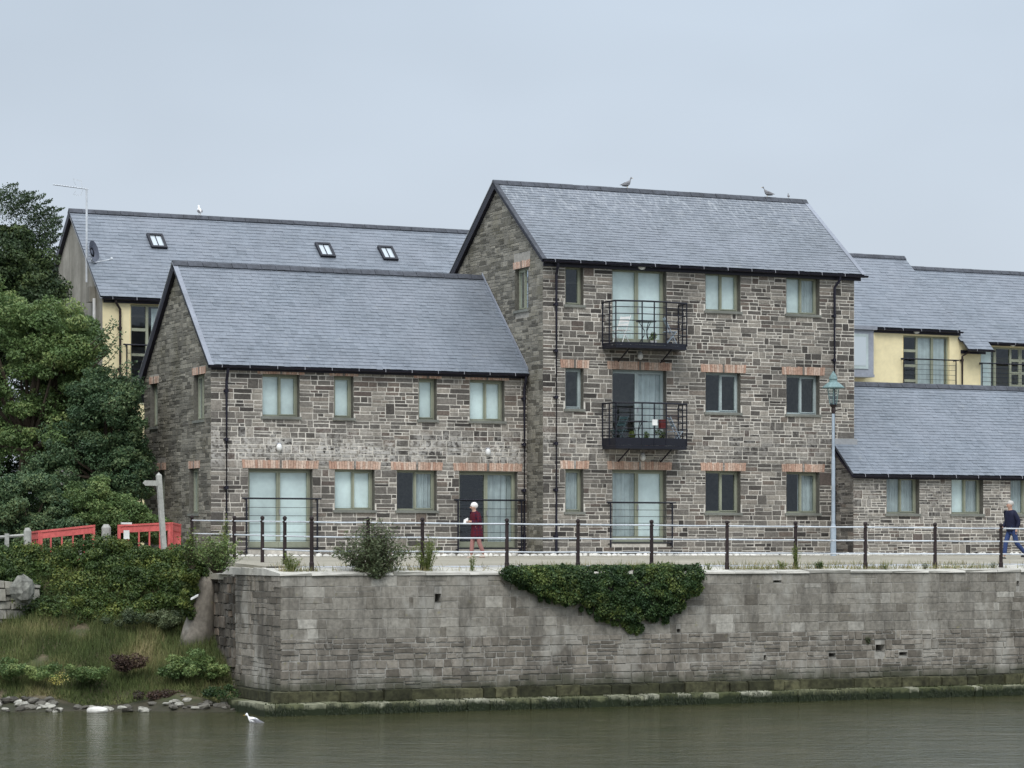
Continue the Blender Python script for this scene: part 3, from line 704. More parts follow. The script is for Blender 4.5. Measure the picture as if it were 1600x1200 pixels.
mb = MB(); mb.face([YG.p(0, -.3), YG.p(7.3, -.3), YG.p(7.3, YE), YG.p(3.65, YR - .08), YG.p(0, YE)]); mb.build('gable_wall', 'render_grey', yl)
simple_roof_house(yl, .86, 19.5, YV, YE, YVR, YR, True, rg, .19, .32)
verge(yl, .96, -.10, YV - .18, YE, YVR, YR, th=.04, mat='verge'); verge(yl, .96, -.12, YD + .18, YE, YVR, YR, th=.2)
fascia(yl, 1.0, 19.5, YV - .02, YE - .2, YE - .02); gutter(yl, .9, 19.5, YV - .2, YE - .06)
pipe(yl, YF, 1.55, -.2, YE - .05, swan=-.18, mat='rust_iron')
def mullion_window(parent, pl, a, b, c, d, frame='frame_sage', left=True):
    """a narrow column of four lights beside a taller opening pair"""
    wn = MB(); D = -.1
    for z0, z1 in ((c, c + .06), (d - .06, d)): bx(wn, pl, a, b, z0, z1, D - .07, D)
    for x0 in (a, b - .06): bx(wn, pl, x0, x0 + .06, c + .06, d - .06, D - .07, D)
    w_ = wn.build('window', frame, parent)
    xs = a + (b - a) * (.30 if left else .74)
    k = MB(); bx(k, pl, xs, xs + .09, c + .06, d - .06, D - .06, D + .01); k.build('mullion', frame, w_)
    n = 4; lo, hi = (a + .06, xs) if left else (xs + .09, b - .06)
    for i in range(1, n):
        z = c + (d - c) * i / n; k = MB(); bx(k, pl, lo, hi, z - .05, z + .05, D - .06, D); k.build('transom', frame, w_)
    lo2, hi2 = (xs + .09, b - .06) if left else (a + .06, xs)
    mid = (lo2 + hi2) / 2; k = MB(); bx(k, pl, mid - .05, mid + .05, c + .06, d - .06, D - .06, D + .01); k.build('mullion', frame, w_)
    for x0, x1 in ((lo, hi), (lo2, mid - .05), (mid + .05, hi2)):
        k = MB(); k.face([pl.p(x0, c + .06, D - .03), pl.p(x1, c + .06, D - .03), pl.p(x1, d - .06, D - .03), pl.p(x0, d - .06, D - .03)]); k.build('pane', 'glass', w_)
    return w_
w_ = mullion_window(yl, YF, 1.93, 3.75, 4.6, 7.90)
q = MB(); q.box(2.7, 3.7, YV + .2, YV + .22, 4.7, 7.8); q.build('curtain', 'curtain', w_)
guard(yl, YF, 1.75, 3.9, 5.2, 6.55, .18, 5)
def skylight(parent, uc, vc, wd=.56, h=.80):
    dv, dz = 3.65 / math.hypot(3.65, 3.21), 3.21 / math.hypot(3.65, 3.21); nv, nz_ = -dz, dv; zc = YE + (vc - YV + .18) * (YR - YE) / (YVR - YV + .18)
    P = lambda x, s, hh: (uc + x, vc + dv * s + nv * hh, zc + dz * s + nz_ * hh)
    mb = MB()
    for x0, x1, s0, s1 in ((-wd / 2, wd / 2, -h / 2, -h / 2 + .09), (-wd / 2, wd / 2, h / 2 - .09, h / 2), (-wd / 2, -wd / 2 + .08, -h / 2 + .09, h / 2 - .09), (wd / 2 - .08, wd / 2, -h / 2 + .09, h / 2 - .09)):
        mb.hexa([P(x0, s0, 0), P(x1, s0, 0), P(x1, s1, 0), P(x0, s1, 0), P(x0, s0, .11), P(x1, s0, .11), P(x1, s1, .11), P(x0, s1, .11)])
    s_ = mb.build('skylight', 'black_metal', parent)
    k = MB(); k.hexa([P(-.012, -h / 2 + .09, .05), P(.012, -h / 2 + .09, .05), P(.012, h / 2 - .09, .05), P(-.012, h / 2 - .09, .05), P(-.012, -h / 2 + .09, .085), P(.012, -h / 2 + .09, .085), P(.012, h / 2 - .09, .085), P(-.012, h / 2 - .09, .085)]); k.build('glazing_bar', 'black_metal', s_)
    for a, b in ((-wd / 2 + .08, -.012), (.012, wd / 2 - .08)):
        k = MB(); k.face([P(a, -h / 2 + .09, .06), P(b, -h / 2 + .09, .06), P(b, h / 2 - .09, .06), P(a, h / 2 - .09, .06)]); k.build('pane', 'skyglass', s_)
m = bpy.data.materials.new('skyglass'); t, b, o = nodes_of(m); b.inputs['Base Color'].default_value = (.5, .56, .6, 1); b.inputs['Roughness'].default_value = .06; b.inputs['Specular IOR Level'].default_value = 1.0
MAT['skyglass'] = m
skylight(yl, 3.56, 16.35); skylight(yl, 9.66, 16.32); skylight(yl, 12.02, 16.32)
q = MB(); bx(q, YG, .75, 1.2, 8.0, 8.5, .01, .22); hb = q.build('flue_box', 'render_grey', yl)
q = MB(); q.tube([YG.p(.62, 8.1, .1), YG.p(.62, 5.5, .1)], .05, 6); q.build('downpipe', 'white_paint', yl)

ya = thing('rendered_house', 29, YV, -.3, 'yellow rendered house with higher slate roof and guarded french window, behind the low stone wing', 'house')
AU0, AU1 = 24.5, 34.6
AF = Plane(0, YV, (1, 0), (0, -1)); aops = [(32.04, 34.11, 5.6, 7.86)]
mb = MB(); core(mb, AF, AU0, 34.57, -.3, YE, aops); mb.face([(AU0, YV, -.3), (AU0, YD, -.3), (AU0, YD, YE), (AU0, YVR, YR - .15), (AU0, YV, YE)]); mb.face([(AU0, YD, -.3), (AU1, YD, -.3), (AU1, YD, YE), (AU0, YD, YE)])
mb.build('wall', 'render_yellow', ya); mb = MB(); mb.face([(34.48, YV, 6), (34.48, YD, 6), (34.48, YD, YE - .05), (34.48, YVR, YR - .18), (34.48, YV, YE - .05)]); mb.build('party_wall', 'lead', ya); simple_roof_house(ya, AU0, 34.5, YV, YE, YVR, YR - .1, True, rg, .19, .32)
fascia(ya, 30.6, AU1, YV - .02, YE - .2, YE - .02); gutter(ya, 30.7, AU1, YV - .2, YE - .06)
w_ = mullion_window(ya, AF, 32.04, 34.11, 5.6, 7.86)
q = MB(); q.box(32.75, 34.0, YV + .2, YV + .22, 5.7, 7.8); q.build('blind', 'curtain', w_)
guard(ya, AF, 31.95, 34.3, 6.0, 6.97, .18, 5); wall_light(ya, AF, 32.6, 8.0, 'dome')
q = MB(); q.box(29.2, 30.35, 13.4, 14.0, 6.3, 7.95); q.box(29.1, 30.45, 13.3, 14.0, 7.96, 8.1); q.box(29.2, 30.37, 13.37, 14.0, 6.2, 6.30); bay = q.build('bay_window', 'lead', ya)
q = MB(); BP = Plane(29.2, 13.4, (1, 0), (0, -1)); bx(q, BP, .1, .9, .0 + 6.5, 7.8, .0, .03); bx(q, BP, .18, .82, 6.6, 7.7, .031, .034); q.build('frame', 'frame_grey', bay)
q = MB(); bx(q, BP, .2, .8, 6.62, 7.68, .036, .04); q.build('pane', 'skyglass', bay)
yb = thing('rendered_house', 36, YV, -.3, 'yellow rendered house with lower slate roof and wide glazed doors, at the right edge', 'house')
BF = Plane(0, YV + .02, (1, 0), (0, -1)); bops = [(35.55, 39.4, 5.6, 7.55)]
mb = MB(); core(mb, BF, 34.58, 46, -.3, 7.73, bops); mb.face([(46, YV, -.3), (46, YD, -.3), (46, YD, 7.6), (46, YVR, 10.7), (46, YV, 7.6)]); mb.face([(34.6, YD, -.3), (46, YD, -.3), (46, YD, 7.8), (34.6, YD, 7.8)])
mb.build('wall', 'render_yellow', yb)
slope_roof(yb, 34.51, 46, YV - .18, 7.72, YVR, 10.85, True, rg, .19, .32); slope_roof(yb, 34.51, 46, YD + .18, 7.7, YVR, 10.85, False, rg); ridge(yb, 34.51, 46, YVR, 10.90, rg)
slope_roof(yb, 34.6, 35.75, YV - .55, 7.40, YV - .18, 7.72, True, rg, .19, .3); fascia(yb, 34.62, 35.75, YV - .02, 7.25, 7.38); gutter(yb, 34.6, 35.8, YV - .57, 7.36)
fascia(yb, 35.8, 46, YV - .02, 7.6, 7.72); gutter(yb, 35.8, 46, YV - .2, 7.68)
pipe(yb, BF, 34.66, -.3, 7.5, swan=.3, mat='rust_iron'); wall_light(yb, BF, 37.0, 7.66, 'dome')
for a, b, lf in ((35.55, 37.45, False), (37.47, 39.4, True)):
    w_ = mullion_window(yb, BF, a, b, 5.6, 7.55, left=lf)
q = MB(); q.box(35.65, 36.2, YV + .25, YV + .27, 5.7, 7.6); q.build('curtain', 'blind', w_)
guard(yb, BF, 35.5, 39.5, 6.0, 6.9, .18, 5)

# ================================================================== QUAY WALL
rg = random.Random(41)
QU, QV = -2.01, -11.2; QZ1, QZ0 = -.765, -3.52
quay = thing('quay_wall', QU, QV, -4.3, 'long grey stone harbour wall rising from the water, black putlog holes and ivy on its face', 'wall')
QF = Plane(QU, QV, (1, 0), (0, -1)); QS = Plane(QU, QV, (0, 1), (-1, 0)); QL, QSL = 34.0, 3.3
holes = []
for px, py, w_, h_ in ((684, 934, .16, .20), (1300, 1023, .21, .09), (1375, 1012, .28, .17), (1411, 1021, .26, .08), (1195, 1027, .08, .12), (1214, 908, .24, .045), (1590, 911, .08, .12), (1060, 985, .1, .08)):
    u, z = onv(px, py, QV); holes.append((u - QU - w_ / 2, u - QU + w_ / 2, z - h_ / 2, z + h_ / 2))
mb = MB(); core(mb, QF, 0, QL, QZ0 - .9, QZ1, holes, back=.7)
mb.face([QF.p(0, -4.4, -.7), QF.p(QL, -4.4, -.7), QF.p(QL, QZ1, -.7), QF.p(0, QZ1, -.7)]); mb.face([QF.p(0, QZ1), QF.p(QL, QZ1), QF.p(QL, QZ1, -.7), QF.p(0, QZ1, -.7)])
core(mb, QS, 0, QSL, QZ0 - .9, QZ1, []); mb.build('core', 'quay_mortar', quay)
hs = [(a - .01, b + .01, c - .01, d + .01) for a, b, c, d in holes]
ZM = -2.28
st_ = lay(QF, -.03, QL * .74, ZM, QZ1, hs, rg, band=(.21, .30), sub=(.16, .30), ln=(.26, .70), joint=.014, dep=(.002, .018), jumper=.3, jit=.014)
st2 = lay(QF, -.03, QL * .74, QZ0, ZM, hs, rg, band=(.20, .34), sub=(.10, .2), ln=(.2, .6), joint=.028, dep=(.008, .035), jumper=.25, jit=.02)
st3 = lay(QS, .02, QSL, QZ0, QZ1, [], rg, band=(.2, .32), sub=(.1, .24), ln=(.25, .7), joint=.014, dep=(.01, .04))
ids = set(id(s_) for s_ in st_)
build_stones(st_ + st2 + st3, lambda s_: 'quay_block' if id(s_) in ids else 'quay_rubble', quay, name='stone')
# coping
x = -.06
while x < QL * .74:
    ln = rg.uniform(.7, 1.4); q = MB(); z1 = -.70 + rg.uniform(-.02, .02); z2 = z1 + .13
    j = lambda: rg.uniform(-.03, .03)
    q.hexa([(QU + x, QV - .05 + j(), QZ1 + .004), (QU + x + ln - .012, QV - .05 + j(), QZ1 + .004), (QU + x + ln - .012, QV + 1.25, QZ1 + .004), (QU + x, QV + 1.25, QZ1 + .004),
            (QU + x, QV - .04 + j(), z1), (QU + x + ln - .012, QV - .04 + j(), z1 + j() * .3), (QU + x + ln - .012, QV + 1.25, z2), (QU + x, QV + 1.25, z2)], rg.random())
    q.build('coping_stone', 'coping', quay); x += ln
y = 0
while y < QSL:
    ln = rg.uniform(.6, 1.0); q = MB(); q.hexa([(QU - .05, QV + 1.26 + y, QZ1 + .004), (QU + .9, QV + 1.26 + y, QZ1 + .004), (QU + .9, QV + 1.25 + y + ln, QZ1 + .004), (QU - .05, QV + 1.25 + y + ln, QZ1 + .004),
                                              (QU - .04, QV + 1.26 + y, -.60), (QU + .9, QV + 1.26 + y, -.535 + .025 * y), (QU + .9, QV + 1.25 + y + ln, -.535 + .025 * (y + ln)), (QU - .04, QV + 1.25 + y + ln, -.58)], .2); q.build('coping_stone', 'coping', quay); y += ln
# stepped footing
for (o1, z0, z1, mt, lo, hi) in ((.16, -3.78, -3.53, 'ledge_stone', .3, .9), (.52, -4.5, -3.79, 'ledge_edge', .25, .8)):
    x = -o1 - .1
    while x < QL * .74:
        ln = rg.uniform(lo, hi); j = lambda k=.03: rg.uniform(-k, k); q = MB(); a, b = QU + x, QU + x + ln - .015; dz = j(.03); f1, f2 = QV - o1 + j(.05), QV - o1 + j(.05)
        q.hexa([(a, f1, z0), (b, f2, z0), (b, QV + .1, z0), (a, QV + .1, z0), (a, f1, z1 + dz - .02), (b, f2, z1 + dz + j(.015) - .02), (b, QV + .1, z1 + .02), (a, QV + .1, z1 + .02)], rg.random())
        q.build('footing_stone', mt, quay); x += ln
    y = 0
    while y < QSL + .3:
        ln = rg.uniform(lo, hi); q = MB(); a, b = QV + y, QV + y + ln - .015; f = QU - o1 + rg.uniform(-.03, .03)
        q.hexa([(f, a, z0), (QU + .1, a, z0), (QU + .1, b, z0), (f, b, z0), (f, a, z1 - .02), (QU + .1, a, z1), (QU + .1, b, z1), (f, b, z1 - .02)], rg.random()); q.build('footing_stone', mt, quay); y += ln
# weed hanging from the footing
from mathutils import noise as mn0
wd_ = MB()
for i in range(9000):
    x = rg.uniform(-.6, QL * .74); on = rg.random() < .25
    if mn0.noise(Vector((x * .9, 0, 7))) + .5 * mn0.noise(Vector((x * 4, 2, 7))) < rg.uniform(-.35, .25): continue
    v_ = QV - .54 - rg.uniform(0, .05) if not on else QV - rg.uniform(.2, .5); z = rg.uniform(-4.1, -3.80) if not on else -3.79; h = rg.uniform(.02, .09); w2 = rg.uniform(.01, .035)
    u = QU + x
    if on: wd_.face([(u, v_, z), (u + w2, v_, z), (u + w2 / 2, v_ - .02, z + h * .6)], rg.uniform(.3, 1))
    else: wd_.face([(u, v_, z), (u + w2, v_, z), (u + w2 / 2 + rg.uniform(-.02, .02), v_ - .02, z - h)], rg.uniform(0, .6))
leafmat('weed_dark', [(0, (.012, .018, .007)), (.5, (.03, .04, .014)), (1, (.07, .08, .035))], .1)
wd_.build('seaweed', 'weed_dark', quay, kind='stuff')

# ruined return of the quay at the left
rt = thing('rough_wall', -3.2, -6.4, -4.2, 'crumbling brown rubble return of the harbour wall beside the grassy bank', 'wall')
RP = Plane(QU, QV + QSL, (.11, .994), (-.994, .11))
mb = MB(); core(mb, RP, 0, 3.4, -4.3, -.79, []); mb.build('core', 'quay_mortar', rt)
toned('rough_brown', [(0, (.06, .052, .042)), (.5, (.12, .105, .085)), (.85, (.17, .152, .128)), (1, (.20, .15, .11))], grain=.4, gscale=7, big=.3, bscale=1.5, bmp=.7)
build_stones(lay(RP, 0.02, 3.4, -4.0, -.82, [], rg, band=(.2, .35), sub=(.12, .3), ln=(.18, .55), joint=.02, dep=(.02, .10), jumper=.4, jit=.03), lambda s_: 'rough_brown', rt)
q = MB()
x = 0
while x < 3.3:
    q.hexa([RP.p(x, -.80, .06), RP.p(x + .6, -.80, .03), RP.p(x + .6, -.80, -.8), RP.p(x, -.80, -.8), RP.p(x, -.66 + rg.uniform(-.04, .04), .02), RP.p(x + .6, -.66 + rg.uniform(-.05, .05), .03), RP.p(x + .6, -.6, -.8), RP.p(x, -.6, -.8)], rg.random()); x += .61
q.build('coping_stone', 'coping', rt)
# leaning buttress stone
bt = MB(); p0 = at(312, 940, 69.3); u_, v_ = inv(p0[0], p0[1]); g2 = random.Random(3); vs = []
for i in range(9):
    zz = -3.4 + i * .32; ww = .62 - .05 * i
    for k in range(8):
        a = 2 * math.pi * k / 8; vs.append((u_ + .09 * (i - 4) * .5 + ww * math.cos(a) * g2.uniform(.85, 1.1), v_ + .5 * math.sin(a), zz))
bt.raw(vs, [(i * 8 + k, i * 8 + (k + 1) % 8, (i + 1) * 8 + (k + 1) % 8, (i + 1) * 8 + k) for i in range(8) for k in range(8)] + [tuple(range(64, 72))])
single(bt, 'buttress', 'quay_rubble', u_, v_, -3.4, 'leaning grey buttress of smooth stone against the rough wall, between hedge and quay', 'buttress', smooth=True)
p0 = at(305, 933, 68.2); u_, v_ = inv(p0[0], p0[1]); z_ = p0[2]; fl = MB(); fl.hexa([(u_ - .10, v_, z_ - .07), (u_ + .08, v_, z_ + .02), (u_ + .08, v_ + .08, z_ + .02), (u_ - .10, v_ + .08, z_ - .07), (u_ - .09, v_, z_ - .02), (u_ + .09, v_, z_ + .07), (u_ + .09, v_ + .08, z_ + .07), (u_ - .09, v_ + .08, z_ - .02)])
single(fl, 'driftwood', 'white_paint', u_, v_, z_, 'small white slab lying on the leaning grey buttress', 'debris')

# ================================================================== GROUND, PATH, WATER, BANK
mb = MB(); mb.face([(QU + .05, QV + 1.2, -.545), (45, QV + 1.2, -.545), (45, -2.9, -.34), (QU + .05, -2.9, -.34)]); mb.face([(QU + .05, -2.9, -.34), (45, -2.9, -.34), (45, 6, -.325), (QU + .05, 6, -.325)])

mb.face([(QU + .04, QV + 1.2, -.545), (QU + .04, -2.9, -.34), (QU + .04, -2.9, -.9), (QU + .04, QV + 1.2, -.9)]); mb.face([(QU + .04, -2.9, -.34), (QU + .04, 6, -.325), (QU + .04, 6, -.9), (QU + .04, -2.9, -.9)])
mb.build('path', 'gravel', None, kind='structure')
mb = MB(); mb.face([(-400, 5.9, -.42), (400, 5.9, -.42), (400, 500, -.42), (-400, 500, -.42)]); mb.face([(44.9, QV + .2, -.6), (400, QV + .2, -.6), (400, 6, -.42), (44.9, 6, -.42)]); mb.build('ground', 'tarmac', None, kind='structure')
mb = MB(); mb.face([(31, QV - .2, -4.5), (400, QV - .2, -4.5), (400, QV + .2, -.55), (31, QV + .2, -.55)]); mb.build('embankment', 'quay_block', None, kind='structure')
x = QU + .5; kb = thing('kerb', 10, -2.9, -.36, 'pale uneven kerb of rough stones along the foot of the stone houses', 'kerb')
n = 0
while x < 26:
    ln = rg.uniform(.10, .26); q = MB(); q.ball((x + ln / 2, -2.95 + rg.uniform(-.05, .05), -.33), (ln / 2, .11, rg.uniform(.04, .085)), 7, 4, tone=rg.random(), jit=.14, rg=rg); q.build('stone', 'cloud_stone', kb); x += ln
WZ = -4.07
me = bpy.data.meshes.new('water'); me.from_pydata([(-900, -200, WZ), (900, -200, WZ), (900, 90, WZ), (-900, 90, WZ)], [], [(0, 1, 2, 3)]); me.materials.append(MAT['water'])
o = bpy.data.objects.new('water', me); C.objects.link(o); o['kind'] = 'structure'

# river bank (world frame grid)
from mathutils import noise as mn
def bank_z(x, y):
    n = mn.noise(Vector((x * .7, y * .7, 3.1))) * .22 + mn.noise(Vector((x * 2.3, y * 2.3, 1.7))) * .08
    sh = .25 * math.sin(x * .8) + .12 * math.sin(x * 2.1)
    yy = max(60.01, y + sh * .5)
    prof = [(60, -4.8), (64.9, -4.14), (65.6, -4.00), (66.6, -3.78), (67.3, -3.45), (68.4, -2.9), (69.6, -2.35), (70.3, -1.9), (71.0, -1.0), (71.6, -.60), (73, -.52), (90, -.46)]
    for (a, b), (c, d) in zip(prof[:-1], prof[1:]):
        if a <= yy <= c:
            z = b + (d - b) * (yy - a) / (c - a); k = max(0, min(1, (yy - 64.5) / 1.5)) * max(0, min(1, (71.3 - yy) / .8)); return z + n * k - .0
    return prof[-1][1]
xs = [-70 + 1.6 * i for i in range(30)] + [-22 + .16 * i for i in range(106)]; ys = [60 + .18 * i for i in range(78)] + [76, 80, 90]
vs = [(x, y, bank_z(x, y)) for y in ys for x in xs]; nx = len(xs)
def keep(x, y):
    u, v = inv(x, y); return not (u > QU + .62 and v > QV - .2) 
fs = [(j * nx + i, j * nx + i + 1, (j + 1) * nx + i + 1, (j + 1) * nx + i) for j in range(len(ys) - 1) for i in range(nx - 1) if keep((xs[i] + xs[i + 1]) / 2, (ys[j] + ys[j + 1]) / 2)]
me = bpy.data.meshes.new('river_bank'); me.from_pydata(vs, [], fs); me.materials.append(MAT['earth']); me.polygons.foreach_set('use_smooth', [True] * len(fs))
a = me.attributes.new('tone', 'FLOAT', 'FACE'); a.data.foreach_set('value', [.5] * len(fs)); o = bpy.data.objects.new('river_bank', me); C.objects.link(o); o['kind'] = 'structure'

# ------------------------------------------------------------------ foliage (numpy)
nr = np.random.default_rng(5)
def leaf_mesh(name, pts, nrm, size, tone, mat, aspect=.5, origin=(0, 0, 0), jitter=.9):
    """one small folded leaf per point"""
    n = len(pts); d = nrm + nr.normal(0, jitter, (n, 3)); d /= np.linalg.norm(d, axis=1)[:, None] + 1e-9
    r = nr.normal(0, 1, (n, 3)); r[:, 2] -= .5; t_ = np.cross(d, r); t_ /= np.linalg.norm(t_, axis=1)[:, None] + 1e-9; b_ = np.cross(d, t_)
    s = (size * nr.uniform(.6, 1.35, n))[:, None]
    p = pts - np.array(origin)
    v = np.stack([p - t_ * s, p + b_ * s * aspect + d * s * .15, p + t_ * s, p - b_ * s * aspect + d * s * .15], 1).reshape(-1, 3)
    return v, np.repeat(tone, 1)
def mesh_from_quads(name, v, tone, mat, parent=None, loc=(0, 0, 0), k=4):
    n = len(v) // k; me = bpy.data.meshes.new(name); me.vertices.add(len(v)); me.vertices.foreach_set('co', v.astype(np.float32).ravel())
    me.loops.add(len(v)); me.loops.foreach_set('vertex_index', np.arange(len(v), dtype=np.int32)); me.polygons.add(n)
    me.polygons.foreach_set('loop_start', np.arange(0, len(v), k, dtype=np.int32)); me.polygons.foreach_set('loop_total', np.full(n, k, dtype=np.int32))
    a = me.attributes.new('tone', 'FLOAT', 'FACE'); a.data.foreach_set('value', tone.astype(np.float32)); me.materials.append(MAT[mat]); me.update(calc_edges=True)
    o = bpy.data.objects.new(name, me); C.objects.link(o)
    if parent is not None: o.parent = parent
    else: o.location = loc
    return o
def clumps(cs, per, size, light=(0.3, -.4, .85)):
    """cs: list of (centre, radii); leaves crowd the outer shell of every clump"""
    P, Nn, T = [], [], []
    lg = np.array(light) / np.linalg.norm(light)
    for c, r in cs:
        n = int(per * nr.uniform(.7, 1.3)); d = nr.normal(0, 1, (n, 3)); d /= np.linalg.norm(d, axis=1)[:, None]
        rad = nr.uniform(.35, 1.0, n) ** .5; rad *= 1 + .18 * np.sin(d[:, 0] * 5 + c[0] * 9) * np.cos(d[:, 2] * 6 + c[2] * 7)
        p = np.array(c) + d * rad[:, None] * np.array(r); P.append(p); Nn.append(d + np.array([0, 0, .3]))
        base = nr.uniform(.12, .75); T.append(np.clip(base + nr.normal(0, .17, n) , 0, 1))
    return np.concatenate(P), np.concatenate(Nn), np.concatenate(T)
def world_empty(name, loc, label, cat, group=None):
    o = bpy.data.objects.new(name, None); C.objects.link(o); o.location = loc; tag(o, label, cat, group); return o
def trunk_part(parent, pts, r, mat='bark', name='trunk'):
    mb = MB(); mb.tube(pts, r, 8); return mb.build(name, mat, parent, local=True)
def tree(name, base, crowns, nclump, cr, per, size, mat, label, cat='tree', seed=1, limbs=5, twig=0, trunk_r=.16):
    g = random.Random(seed); root = world_empty(name, base, label, cat)
    top = max(c[0][2] for c in crowns); bx0 = Vector(base)
    ctr = Vector(crowns[0][0]) - bx0
    t_ = trunk_part(root, [(0, 0, -.2), (ctr.x * .15, ctr.y * .15, ctr.z * .35), (ctr.x * .5, ctr.y * .5, ctr.z * .75), tuple(ctr)], [trunk_r, trunk_r * .8, trunk_r * .55, trunk_r * .25])
    cs = []
    for c, r in crowns:
        k = int(nclump * g.uniform(.9, 1.1))
        for i in range(k):
            d = Vector((g.gauss(0, 1), g.gauss(0, 1), g.gauss(0, 1))).normalized(); q = g.uniform(.45, 1.0) ** .6
            if d.z < -.5: continue
            p = Vector(c) + Vector((d.x * r[0], d.y * r[1], d.z * r[2])) * q; s = g.uniform(.65, 1.35) * cr
            cs.append((tuple(p - bx0), (s * 1.15, s, s * .75)))
            if i % max(1, k // limbs) == 0:
                mbv = MB(); st0 = ctr * .55; mbv.tube([tuple(st0), tuple((st0 + (p - bx0)) / 2 + Vector((0, 0, -.15))), tuple(p - bx0)], [trunk_r * .4, trunk_r * .25, trunk_r * .08], 5); mbv.build('branch', 'bark', t_, local=True)
    P, Nn, T = clumps(cs, per, size); v, _ = leaf_mesh('crown', P, Nn, size, T, mat)
    mesh_from_quads('crown', v, T, mat, root); return root, cs

# big trees at the left
A = at
Y = 84
tree('conifer_tree', (A(-40, 860, 86)[0], 86, -.45), [((A(10, 415, 86)[0], 86, A(10, 415, 86)[2]), (1.35, 1.3, 1.15)), ((A(-40, 470, 86)[0], 86.3, A(0, 470, 86)[2]), (1.9, 1.4, 1.5)), ((A(45, 450, 86)[0], 86, A(0, 450, 86)[2]), (.9, 1, .9))],
     75, .36, 420, .055, 'leaf_conifer', 'dark feathery conifer rising above the other trees at the top left', seed=4)
root = bpy.context.scene.objects['conifer_tree']
sp = []; spt = []; spn = []
g = random.Random(9)
tips = [(26, 288), (31, 297), (56, 301), (53, 310), (80, 313), (84, 322), (99, 325), (101, 337), (97, 345), (98, 352), (88, 362), (97, 366), (90, 376), (8, 300), (-6, 292), (70, 306), (88, 338), (40, 300), (18, 306), (62, 320), (76, 330), (92, 388), (88, 400), (84, 412), (44, 312)]
for tx, ty in tips:
    for rep in range(3):
        e_ = Vector(A(tx + g.uniform(-3, 3), ty + g.uniform(-3, 3), 86 + g.uniform(-.6, .6))); s_ = e_ + Vector((-g.uniform(.6, 1.0), g.uniform(-.2, .2), -g.uniform(.45, .75)))
        md = (s_ + e_) / 2 + Vector((-.08, 0, .16))
        for k in range(150):
            q = k / 150; p = s_ * (1 - q) ** 2 + md * 2 * q * (1 - q) + e_ * q * q; wdt = .13 * (1 - q) + .022
            sp.append((p.x + g.gauss(0, wdt), p.y + g.gauss(0, wdt), p.z + g.gauss(0, wdt * .7))); spt.append(g.uniform(.05, .55)); spn.append((g.gauss(0, 1), -.5, .6))
sp = np.array(sp) - np.array(root.location); v, _ = leaf_mesh('s', sp, np.array(spn), .038, None, 'leaf_conifer'); mesh_from_quads('spray', v, np.array(spt), 'leaf_conifer', root)

tree('broadleaf_tree', (A(30, 860, 79)[0], 79, -.45), [((A(60, 560, 79)[0], 79, A(0, 565, 79)[2]), (1.9, 1.7, 1.9)), ((A(-20, 560, 79)[0], 79, A(0, 540, 79)[2]), (1.8, 1.6, 2.1)), ((A(105, 545, 79)[0], 79, A(0, 560, 79)[2]), (1.05, 1.2, 1.3)), ((A(70, 660, 79)[0], 79, A(0, 680, 79)[2]), (2.3, 1.6, 1.5))],
     85, .36, 430, .048, 'leaf_mid', 'large mid green broadleaf tree in front of the dark conifer', seed=6, trunk_r=.22)
tree('broadleaf_tree', (A(165, 860, 78)[0], 78, -.45), [((A(165, 650, 78)[0], 78, A(0, 650, 78)[2]), (1.05, 1.1, 1.35)), ((A(125, 715, 78)[0], 78, A(0, 740, 78)[2]), (1.5, 1.2, 1.5)), ((A(200, 725, 78)[0], 78, A(0, 740, 78)[2]), (.62, .9, 1.4))],
     75, .32, 430, .045, 'leaf_blue', 'darker bushy tree close against the stone gable with the yellow house above it', seed=8)
tree('laurel_bush', (A(40, 870, 74)[0], 74, -.5), [((A(40, 800, 74)[0], 74, A(0, 800, 74)[2]), (1.35, .8, 1.15)), ((A(-30, 790, 74)[0], 74, A(0, 795, 74)[2]), (1.3, .8, 1.4)), ((A(75, 835, 74)[0], 73.8, A(0, 838, 74)[2]), (1.1, .6, .6))],
     80, .28, 420, .040, 'leaf_blue', 'low grey green bush behind the red barriers, leftmost', 'bush', seed=12, trunk_r=.07)
tree('garden_bush', (A(130, 870, 74.5)[0], 74.5, -.5), [((A(135, 800, 74.5)[0], 74.5, A(0, 805, 74.5)[2]), (1.0, .7, 1.1)), ((A(185, 825, 74.5)[0], 74.5, A(0, 825, 74.5)[2]), (.9, .6, .8)), ((A(240, 835, 74.5)[0], 75, A(0, 835, 74.5)[2]), (.55, .5, .45))],
     60, .24, 420, .038, 'leaf_mid', 'rounded bright green bush behind the gap between the red barriers', 'bush', seed=14, trunk_r=.06)
g = random.Random(19); cs = []
for i in range(110):
    s_ = g.uniform(.35, .55); cs.append((A(g.uniform(-90, 140), g.uniform(500, 660), 81.2 + g.uniform(-.4, .4)), (s_, s_, s_ * .8)))
for i in range(230):
    px = g.uniform(-90, 222); py = g.uniform(650, 862) if px < 190 else g.uniform(720, 862); s_ = g.uniform(.28, .5); cs.append((A(px, py, 81.2 + g.uniform(-.5, .5)), (s_, s_, s_ * .8)))
P, Nn, T = clumps([((c[0] + 14, c[1] - 81, c[2] + .45), r_) for c, r_ in cs], 330, .05); v, _ = leaf_mesh('x', P, Nn, .055, T, ''); o = mesh_from_quads('thicket', v, T * .6, 'leaf_conifer', None, (-14, 81, -.45)); tag(o, 'dark tangled thicket filling the shade under the big trees', 'thicket')
